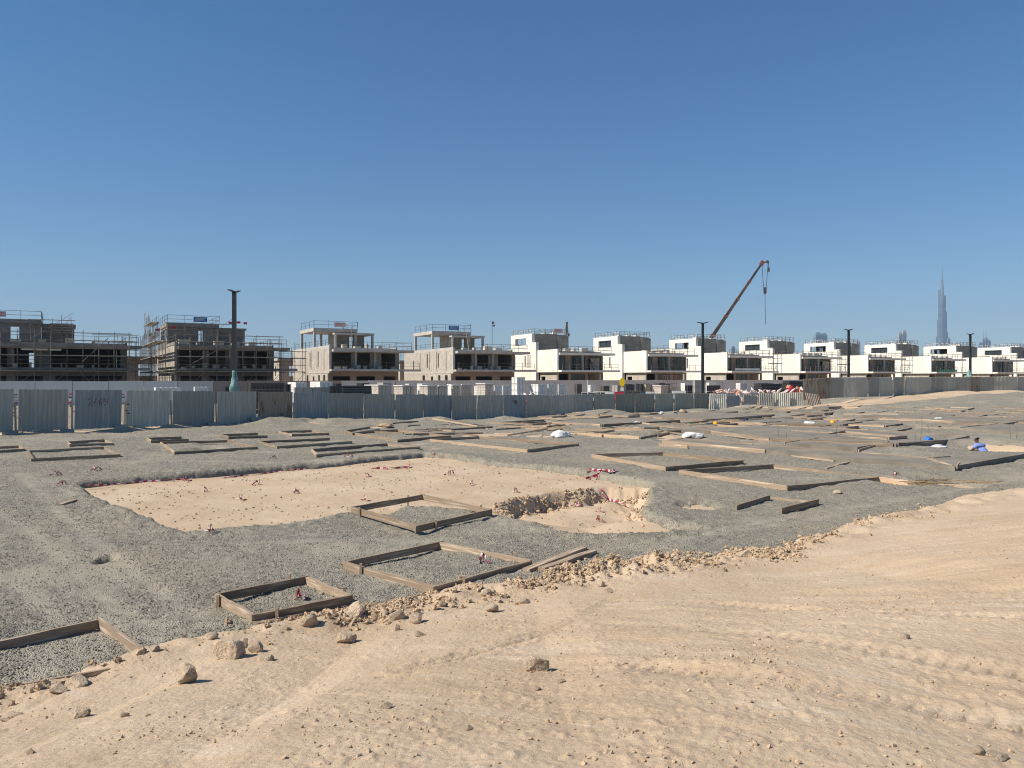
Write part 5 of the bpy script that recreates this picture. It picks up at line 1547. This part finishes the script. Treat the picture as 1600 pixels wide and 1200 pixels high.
# ------------------------------------------------------------------ storage yard
def pack_stack(px_l, px_c, px_r, ytop, d, nl, nr, nz, m, label, zb=-1.0, name='block_stack', ang=math.radians(42), unit=None, cat='block stack'):
    ca, sa = math.cos(ang), math.sin(ang)
    X, Y = PX(px_c, d), d
    kl = (px_l-800)/FPX; kr = (px_r-800)/FPX
    Ln = (X-kl*Y)/(kl*ca+sa) if px_l < px_c else 1.0
    W = (kr*Y-X)/(ca-kr*sa)
    top = EYE-(ytop-HOR)*d/FPX
    root = empty(name, (X, Y, zb), ang); tag(root, label, cat, 'stacks of building material in the yard')
    H = top-zb-.14
    if m is M['blocktan']: MB().box(-.05, W+.05, -.05, Ln+.05, H+.13, H+.22).build('cover_sheet', M['whiteplastic'], root)
    me = MB().box(-.5,.5,-.5,.5,-.5,.5).mesh('pack', m)
    MB().box(0,W,0,Ln,0,.04).box(0,W,0,.1,.04,.13).box(0,W,Ln-.1,Ln,.04,.13).box(0,W,Ln/2,Ln/2+.1,.04,.13).build('pallet', M['timber_post'], root)
    for a in range(nr):
        for b in range(nl):
            for c in range(nz):
                if 0 < b < nl-1 and 0 < a < nr-1 and c < nz-1: continue
                link('pack', me, root, ((a+.5)*W/nr, (b+.5)*Ln/nl, .14+(c+.5)*H/nz), (0,0,random.gauss(0,.012)), (W/nr-.05, Ln/nl-.05, H/nz-.04))
    return root
bt, bw, pad = M['blocktan'], M['blockwhite'], M['concrete_grey']
pack_stack(570,591,608,602.5,84,2,3,2,bt,'tan block pallet right of the black pipe stack')
pack_stack(615,629,648,603,86,2,3,2,bt,'tan block pallet, second after the black pipe stack')
pack_stack(655,668,683,603,87,2,3,2,bt,'tan block pallet with half lit front, third after the pipe stack')
pack_stack(684,686,700,603,88,2,3,2,bt,'shaded tan block pallet in the middle of the row')
pack_stack(704,707,719,602.5,89,2,3,2,bt,'narrow shaded block pallet, fifth in the row')
pack_stack(721,722,736,601.5,90,2,3,2,bt,'shaded block pallet before the gap in the row')
pack_stack(744,758,771,600,88,2,2,2,bt,'tan block pallet under a white cover left of the tall white tower')
pack_stack(771,773,783,602,90,2,2,3,bw,'small white block pallet between tan pallet and dark gap')
pack_stack(784,786,800,602,92,2,2,3,bw,'low white block pallet just left of the tall white tower')
pack_stack(799,808,821,589,88,2,3,5,bw,'tall tower of white block packs above the numbered hoarding')
pack_stack(827,841,853,600,88,3,2,3,bw,'white block stack right of the tall tower, first of three')
pack_stack(855,857,868,600,89,2,2,3,bw,'white block stack right of the tall tower, second of three')
pack_stack(871,873,884,600,90,2,2,3,bw,'white block stack right of the tall tower, last of three')
pack_stack(449,462,480,597,78,2,3,4,M['whiteplastic'],'white wrapped panel stack left in the yard')
pack_stack(484,500,520,596,79,2,3,4,M['whiteplastic'],'white wrapped panel stack behind the left blockwork villa')
pack_stack(458,461,515,605,74,2,4,3,M['concrete_grey'],'long grey slab stack close behind the hoarding')
pack_stack(514,516,535,603,75,2,3,4,M['alu'],'grey banded steel stack left of the pipe stack')
pack_stack(389,391,445,598,72,2,8,5,M['steel_dark'],'dark crate stack right of the cloth wrapped lamp foot')
pack_stack(445,447,455,600,73,2,2,3,M['alu'],'narrow grey crate stack beside the dark crates')
pack_stack(350,352,372,604,71,2,3,2,M['alu'],'low dark crate left of the lamp foot')
pack_stack(1020,1033,1045,603,112,2,2,2,bt,'tan block pallet under the red steel frame')
pack_stack(1046,1048,1063,604,113,2,3,2,pad,'shaded block pallet right under the red steel frame')
pack_stack(1070,1075,1092,602,108,2,3,3,M['alu'],'dark crate stack left of the second lamp post')
pack_stack(1082,1086,1103,594,106,2,3,4,pad,'taller grey crate stack at the second lamp post')
pack_stack(1104,1106,1126,602,108,2,3,3,M['alu'],'dark low crates right of the second lamp post')
pack_stack(1003,1005,1017,600,114,2,2,3,pad,'grey block stack between the yellow sign and the red frame')
pack_stack(240,243,283,605,66,2,5,2,M['whiteplastic'],'flat white sheets stacked behind the third hoarding gap')
pack_stack(302,304,326,604,67,2,4,2,M['whiteplastic'],'flat white sheet stack behind the fourth hoarding gap')
rk = random.Random(5)
lows = []
for i in range(22):
    px = 446+i*37+rk.uniform(-9, 9)
    if 780 < px < 900: px += 120
    if px > 1250: continue
    lows.append(px)
names = ['leftmost','second','third','fourth','fifth','sixth','seventh','eighth','ninth','tenth','eleventh','twelfth','thirteenth','fourteenth','fifteenth','sixteenth','seventeenth','eighteenth','nineteenth','twentieth','twenty first','twenty second']
for i, px in enumerate(sorted(lows)):
    w = rk.uniform(13, 24); dd = float(np.interp(px, [440,700,1000,1260], [92,100,112,118])); mm = rk.choice(['blockwhite','alu','concrete_grey','whiteplastic','blocktan','plank','steel_dark'])
    pack_stack(px-w*.4, px, px+w*.6, rk.uniform(597.5, 603), dd, 2, rk.choice([2,3]), 2, M[mm], names[i]+' low stack from the left among the clutter before the boundary wall', ang=math.radians(rk.uniform(25, 60)), name='material_stack')
def pipes(px, d, ytop, L, n, rows, r, ang, m, label, zb=-1.0):
    X = PX(px, d); root = empty('pipe_stack', (X, d, zb), ang); tag(root, label, 'pipe stack', 'stacks of black pipes in the yard')
    top = EYE-(ytop-HOR)*d/FPX; base = top-zb-rows*r*1.8-r*.2
    for q in (.15, .85): MB().box(L*q-.1, L*q+.1, 0, n*2*r, 0, base).build('bearer', M['timber_post'], root)
    for k in range(rows):
        for i in range(n-k):
            tb = MB(); N_ = 12; y = r+(2*i+k)*r; z = base+r+k*r*1.78
            tb.tube((0,y,z), (L,y,z), r, N_)
            o = tb.build('pipe', m, root)
            MB().tube((-.004,y,z), (.02,y,z), r*.82, N_).build('bore_shade', M['dark'], o)  # dark disc on a solid end, painted shade of the hollow
pipes(536, 80, 602.5, 3.0, 7, 4, .14, math.radians(20), M['pipe'], 'stack of black pipes between grey steel and tan pallets', -1)
pipes(1192, 112, 599, 6.4, 6, 3, .24, math.radians(12), M['pipe'], 'black pipe stack before the plain grey wall at right')
pipes(1236, 108, 595, 5.0, 6, 3, .22, math.radians(12), M['pipe'], 'black pipe stack under the orange net')
# cars parked behind the hoarding
def car(px, d, label, m, ang):
    root = empty('parked_car', (PX(px, d), d, -.75), ang); tag(root, label, 'car', 'cars parked in the yard')
    prof = [(-2.3,.35),(-2.35,.75),(-2.2,1.0),(-1.75,1.1),(-1.35,1.1),(1.0,1.05),(2.1,.95),(2.3,.7),(2.3,.35)]
    mb = MB(); mb.prism(prof, -.88, .88)
    mb.v = [(v[0], v[2], v[1]) for v in mb.v]; mb.f = [tuple(reversed(f)) for f in mb.f]
    mb.build('body', m, root)
    cab = [(-2.1,1.08),(-1.85,1.58),(-.2,1.66),(.25,1.6),(1.1,1.06)]
    mb = MB(); mb.prism(cab, -.74, .74); mb.v = [(v[0], v[2], v[1]) for v in mb.v]; mb.f = [tuple(reversed(f)) for f in mb.f]
    mb.build('window_band', M['glass'], root)
    MB().box(-1.8,.22,-.72,.72,1.63,1.70).build('roof', m, root)
    for sx in (-1.9,-.75,.2):
        for sy in (-.75,.75): MB().beam((sx,sy,1.06), (sx*.93+(.0 if sx < 0 else -.05),sy*.97,1.64), .07).build('pillar', m, root)
    for sx in (-1.45, 1.45):
        for sy in (-.82, .82):
            w = MB().tube((sx,sy-.11,.34), (sx,sy+.11,.34), .34, 20).build('wheel', M['rubber'], root)
            MB().tube((sx,sy-.118,.34), (sx,sy+.118,.34), .2, 12).build('rim', M['alu'], w)
    for sy in (-.65,.65): MB().box(2.2,2.32,sy-.16,sy+.16,.68,.82).build('headlight', M['lampglass'], root)
car(912, 96, 'silver car with dark windows, roof showing over the hoarding', M['carpaint'], math.radians(165))
car(930, 101, 'white car right behind the silver one', M['white'], math.radians(170))
car(985, 108, 'dark car beside the yellow sign post', M['steel_dark'], math.radians(150))
# yellow sign on a pole
x = PX(972, 97); root = empty('sign_post', (x, 97, -1.05)); tag(root, 'yellow oval sign with a white plate on a thin post', 'sign')
ztop = EYE-(591-HOR)*97/FPX
MB().beam((0,0,0), (0,0,ztop+1.0), .06).build('post', M['white'], root)
n = 24; mb = MB(); mb.prism([(.34*math.cos(2*math.pi*i/n), .56*math.sin(2*math.pi*i/n)) for i in range(n)], -.02, .02)
mb.v = [(v[0], v[2]-.06, v[1]+ztop+1.05-.5) for v in mb.v]; mb.build('sign_plate', M['yellow'], root)
MB().box(-.2,.2,-.09,-.045,ztop-.55,ztop-.12).build('white_plate', M['white'], root)
# thin white poles
for px, d, yt, lb in ((998,110,560,'x'),):
    pass
for px, d, yt, lb in ((918,95,594,'thin white pole in front of the dark wall gate'),(769,185,505,'thin mast with a lamp head behind the right blockwork villa')):
    x = PX(px, d); root = empty('mast', (x, d, -1)); tag(root, lb, 'mast')
    zt = EYE-(yt-HOR)*d/FPX
    MB().beam((0,0,0), (0,0,zt+1), .09).build('pole', M['white' if d < 100 else 'steel_dark'], root)
    if d > 100: MB().box(-.1,.5,-.1,.1,zt+.8,zt+1.4).box(.1,.7,-.1,.1,zt+.2,zt+.6).build('lamp_head', M['steel_dark'], root)
# red plastic barriers along the back of the hoarding
def barrier(px0, px1, d, ytop, label):
    x0, x1 = PX(px0, d), PX(px1, d); zt = EYE-(ytop-HOR)*d/FPX
    root = empty('barrier', (x0, d, zt-1.0)); tag(root, label, 'barrier', 'red and white plastic barriers')
    L = x1-x0; n = max(1, round(L/1.3))
    for i in range(n):
        a, b = L*i/n+.03, L*(i+1)/n-.03
        mb = MB(); mb.prism([(-.3,0),(.3,0),(.3,.15),(.1,.45),(.08,1.0),(-.08,1.0),(-.1,.45),(-.3,.15)], a, b)
        mb.v = [(v[2], v[0], v[1]+random.gauss(0,.004)) for v in mb.v]
        mb.build('barrier_unit', M['red'] if (i % 3) else M['whiteplastic'], root)
barrier(786, 852, 83, 617.2, 'pinkish red barrier row left of the shaded hoarding corner')
barrier(850, 896, 84, 617.6, 'red barrier row behind the striped lit hoarding panels')
barrier(945, 975, 90, 612.2, 'bright red barrier by the yellow sign post')
barrier(1009, 1024, 92, 612, 'short red barrier before the tan pallet')
barrier(1050, 1072, 93, 610.8, 'bright red barrier before the dark crates')
# red steel frame
root = empty('reinforcement_cage', (PX(1037,116), 116, -1)); tag(root, 'red brown steel reinforcement frame on legs behind the hoarding', 'steel frame')
zt = EYE-(586-HOR)*116/FPX+1; w = 20*116/FPX
for i in range(8): MB().beam((w*i/7,0,1.6 if i not in (0,7) else 0), (w*i/7,0,zt), .05).build('bar', M['cranered'], root)
for z in (zt-.1, zt-.6, zt-1.3): MB().beam((-.2,0,z), (w+.2,0,z), .06).build('rail', M['cranered'], root)
# rubbish behind the lit panels, and the orange net
def rubbish(px0, px1, d, y, label, m, seed, n=14):
    root = empty('rubbish_heap', (PX(px0, d), d, -1.0)); tag(root, label, 'rubbish', 'heaps of packaging behind the hoarding')
    r = random.Random(seed); zt = EYE-(y-HOR)*d/FPX+1; L = PX(px1, d)-PX(px0, d)
    me = rock_mesh(seed, 2, (1,.7,.7), 1.2)
    for i in range(n):
        q = me.copy(); q.materials[0] = M[r.choice(m)]
        s = r.uniform(.16, .36)
        link('bundle', q, root, (L*(i+.5)/n, r.uniform(-.4,.4), zt-s*.6-r.uniform(0,.35)), (r.random(), r.random(), r.random()*6), (s*2.2, s, s*.8))
        link('bundle', q, root, (L*(i+.5)/n, r.uniform(-.3,.5), (zt-s)*.5), (r.random(), r.random(), 0), (s*1.6, s*1.2, zt*.45))
rubbish(1113, 1165, 93, 607.5, 'pink and white packaging heap right of the second lamp', ['whiteplastic','signboard','signboard','orange'], 61)
rubbish(1165, 1228, 95, 608, 'pale packaging heap in front of the pipe stack', ['whiteplastic','signboard','concrete'], 62)
rubbish(1230, 1257, 96, 604.5, 'reddish packaging heap under the orange net', ['orange','red','signboard'], 63, 8)
rubbish(800, 845, 87, 614, 'white packaging heap below the tall block tower', ['whiteplastic','signboard'], 64, 9)
o = lump('orange_net', 1232, 640, 9, 9, M['orange'], 'crumpled orange safety net on the end of the pipes', 'net', 21, .5)
d = 104; o.location = (PX(1232, d), d, EYE-(609-HOR)*d/FPX); o.scale = (1.0, 1.0, 1.0)

# ------------------------------------------------------------------ mobile crane behind the villas
d = 200
tip = Vector((PX(1190, d), d, EYE-(412-HOR)*d/FPX)); low = Vector((PX(1112, d), d, EYE-(527-HOR)*d/FPX))
dirv = (tip-low).normalized(); foot = low-dirv*((low.z-2.6)/dirv.z)
root = empty('mobile_crane', (foot.x, foot.y, -.4)); tag(root, 'mobile crane with a long telescopic boom raised above the white villas', 'crane')
o0 = root.location
L = (tip-foot).length
cuts = [0, .38, .55, .70, .85, 1.0]; wd = [1.15, 1.0, .88, .76, .64]
for i in range(5):
    a, b = foot+dirv*L*cuts[i]-o0, foot+dirv*L*cuts[i+1]-o0
    s = MB().beam(a-dirv*(.6 if i else 0), b, wd[i]*.62, wd[i]*.82).build('boom_section', M['cranepaint'], root)
    if i < 4: MB().beam(b-dirv*.5, b, wd[i]*.8, wd[i]*1.05).build('collar', M['cranered'], s)
t = tip-o0
hd = MB().beam(t-dirv*.4, t+dirv*.8, .7, 1.0).beam(t+dirv*.5, t+dirv*.5+Vector((1.1,0,-.1)), .3, .3).build('boom_head', M['cranered'], root)
MB().tube(t+Vector((1.5,-.2,.5)), t+Vector((1.5,.2,.5)), .38, 14).build('sheave', M['steel_dark'], hd)
hz = EYE-(452-HOR)*d/FPX-o0.z; ez = EYE-(507-HOR)*d/FPX-o0.z
hx = PX(1195.2, d)-o0.x
for dx in (-.35, .35): MB().beam((hx+dx,0,hz+.5), (hx+dx*2.4,0,t.z+.4), .11).build('rope', M['steel_dark'], root)
hb = MB().box(hx-.35,hx+.35,-.25,.25,hz-.9,hz+.5).box(hx-.2,hx+.2,-.15,.15,hz-1.3,hz-.9).build('hook_block', M['steel_dark'], root)
MB().beam((hx,0,hz-1.2), (hx+.15,0,ez), .10).build('sling', M['steel_dark'], root)
MB().beam((t.x+1.85,0,t.z+.5), (t.x+1.85,0,t.z-1.0), .09).box(t.x+1.65,t.x+2.05,-.2,.2,t.z-2.1,t.z-1.0).build('fly_hook', M['steel_dark'], root)
MB().box(-6,6,-1.4,1.4,.9,1.7).box(-7.5,-5,-1.3,1.3,.9,2.9).build('chassis', M['cranered'], root)
MB().box(-2.2,1.8,-1.3,1.3,1.75,3.3).build('turntable', M['cranepaint'], root)
for x in (-5,-3.4,2.4,4.0,5.4):
    for y in (-1.35, 1.35): MB().tube((x,y-.2,.55), (x,y+.2,.55), .55, 16).build('wheel', M['rubber'], root)
# distant small crane
d = 320
root = empty('mobile_crane', (PX(878, d), d, -.4)); tag(root, 'short lattice jib of a distant crane behind the first white villa', 'crane')
a = Vector((0,0,2)); b = Vector((PX(886, d)-PX(878, d), 0, EYE-(503-HOR)*d/FPX+.4))
MB().beam(a, b, 1.3, 1.3, w1=.8, h1=.8).build('boom_section', M['steel_dark'], root)
MB().box(-3,3,-1.3,1.3,.4,2.2).build('chassis', M['cranered'], root)
MB().beam(b, b+Vector((.6,0,-5)), .15).box(b.x+.2,b.x+1.1,-.3,.3,b.z-6,b.z-4.8).build('hook_block', M['steel_dark'], root)

# ------------------------------------------------------------------ skyline
d = 5600
root = empty('needle_tower', (PX(1472, d), d, 0)); tag(root, 'very tall slender stepped skyscraper tapering to a needle, far in the haze', 'skyscraper')
def hexa(mb, cx, cy, r, z0, z1, n=10): mb.prism([(cx+r*math.cos(2*math.pi*i/n), cy+r*math.sin(2*math.pi*i/n)) for i in range(n)], z0, z1)
core = MB(); hexa(core, 0, 0, 14, 0, 600); hexa(core, 1, 0, 11, 600, 665); hexa(core, 1, 0, 7.5, 665, 715); core.build('core', M['tower'], root)
# three wings with tiers stepping back in a spiral
for k, (ang, tiers) in enumerate(((5, [(15,11,598),(25,10,480),(34,9.5,330),(43,9,210)]), (125, [(14,11,640),(22,10,420),(31,9.5,300),(40,9,150)]), (245, [(15,11,560),(23,10,400),(33,9.5,250),(42,9,110)]))):
    mb = MB(); a = math.radians(ang)
    for r, s, h in tiers: hexa(mb, math.cos(a)*r, math.sin(a)*r, s, 0, h, 9)
    w = mb.build('wing', M['tower'], root)
    fn = MB()
    for r, s, h in tiers:
        for q in range(9):
            t = 2*math.pi*q/9; cx, cy = math.cos(a)*r+math.cos(t)*s, math.sin(a)*r+math.sin(t)*s
            fn.box(cx-.8, cx+.8, cy-.8, cy+.8, 0, h+4)
    fn.build('fins', M['alu'], w)
    for z in (75, 150, 228, 300, 380, 455, 520):
        bd = MB()
        for r, s, h in tiers:
            if z < h: hexa(bd, math.cos(a)*r, math.sin(a)*r, s+.6, z, z+7, 9)
        if bd.v: bd.build('plant_floor_band', M['alu'], w)
MB().tube((1,0,715), (1,0,770), 4.2, 10, r1=2.8).tube((1,0,770), (1,0,828), 2.2, 8, r1=.6).build('spire', M['tower'], root)
def skyline(px0, px1, ytop, d, m, label, crown=None):
    x0, x1 = PX(px0, d), PX(px1, d); h = EYE-(ytop-HOR)*d/FPX; w = x1-x0
    root = empty('far_tower', ((x0+x1)/2, d, 0)); tag(root, label, 'tower block', 'towers on the hazy skyline')
    MB().box(-w/2, w/2, -w/2, w/2, 0, h*.96).box(-w*.36, w*.36, -w*.36, w*.36, h*.96, h).build('shaft', M[m], root)
    mb = MB(); nf = 12
    for i in range(1, nf): mb.box(-w/2-.6, w/2+.6, -w/2-.6, w/2+.6, h*.95*i/nf, h*.95*i/nf+h*.012)
    mb.build('floor_band', M['alu'], root)
    mb = MB()
    for i in range(5):
        x = -w/2+w*(i+.5)/5; mb.box(x-.6, x+.6, -w/2-1.2, -w/2-.7, 0, h*.95)
    mb.build('fins', M['alu'], root)
    if crown == 'spire': MB().beam((0,0,h), (0,0,h*1.25), w*.16, w1=w*.03, h1=w*.03).build('spire', M[m], root)
    if crown == 'dome': 
        mb = MB()
        for k in range(5): hexa(mb, 0, 0, w*.5*math.cos(k*.3), h+w*.5*math.sin(k*.3)-.01*k, h+w*.5*math.sin((k+1)*.3), 14)
        mb.build('dome', M[m], root)
SKY = [(1273,1282,519.5,3800,'tealglass','left half of the teal glass twin block behind the villas',None),(1282.6,1291,520.5,3800,'tealglass','right half of the teal glass twin block behind the villas',None),
 (1403.5,1409,519,4200,'farwall','left shaft of the grey slab tower left of the needle tower',None),(1409.5,1415,516,4250,'farwall','taller right shaft of the grey slab tower left of the needle tower',None),
 (1354,1366,544,4600,'tower','dark rounded block far between two villas','dome'),(1337,1343,532,4300,'farwall','thin pale tower behind the third lamp post',None),
 (1480,1484,528,5200,'tower','small tower touching the right foot of the needle tower',None),
 (1530,1534,535,4800,'tower','leftmost tower of the cluster at right',None),(1535.5,1538,529,4850,'tower','slim tower with spire in the cluster at right','spire'),
 (1539,1542.5,527,4900,'tower','tallest slim tower of the cluster at right','spire'),(1543,1547,531,4950,'tower','rightmost tower of the cluster at right',None),
 (1143,1148,541,3600,'tower','thin tower between the second lamp villa and the next',None),(1450,1455,546,4700,'farwall','low pale tower left of the needle tower foot',None),
 (1372,1384,546,3500,'farwall','wide low block between villas left of the needle tower',None),(1556,1561,546,4400,'tealglass','teal tower at right beside the last villas',None)]
for s in SKY: skyline(*s)

# ------------------------------------------------------------------ air
hb = MB().box(-9500, 9500, -300, 9200, -6, 860).build('haze', [])
hm = bpy.data.materials.new('haze_air'); hm.use_nodes = True
hn = hm.node_tree
for n in list(hn.nodes): hn.nodes.remove(n)
pv = hn.nodes.new('ShaderNodeVolumePrincipled'); ho = hn.nodes.new('ShaderNodeOutputMaterial')
pv.inputs['Color'].default_value = (.50, .72, 1.0, 1)
pv.inputs['Density'].default_value = .00011
pv.inputs['Anisotropy'].default_value = 0.0
hn.links.new(pv.outputs[0], ho.inputs['Volume'])
hb.data.materials.append(hm)
tag(hb, kind='stuff'); hb['label'] = 'thin pale air haze over the desert plain'
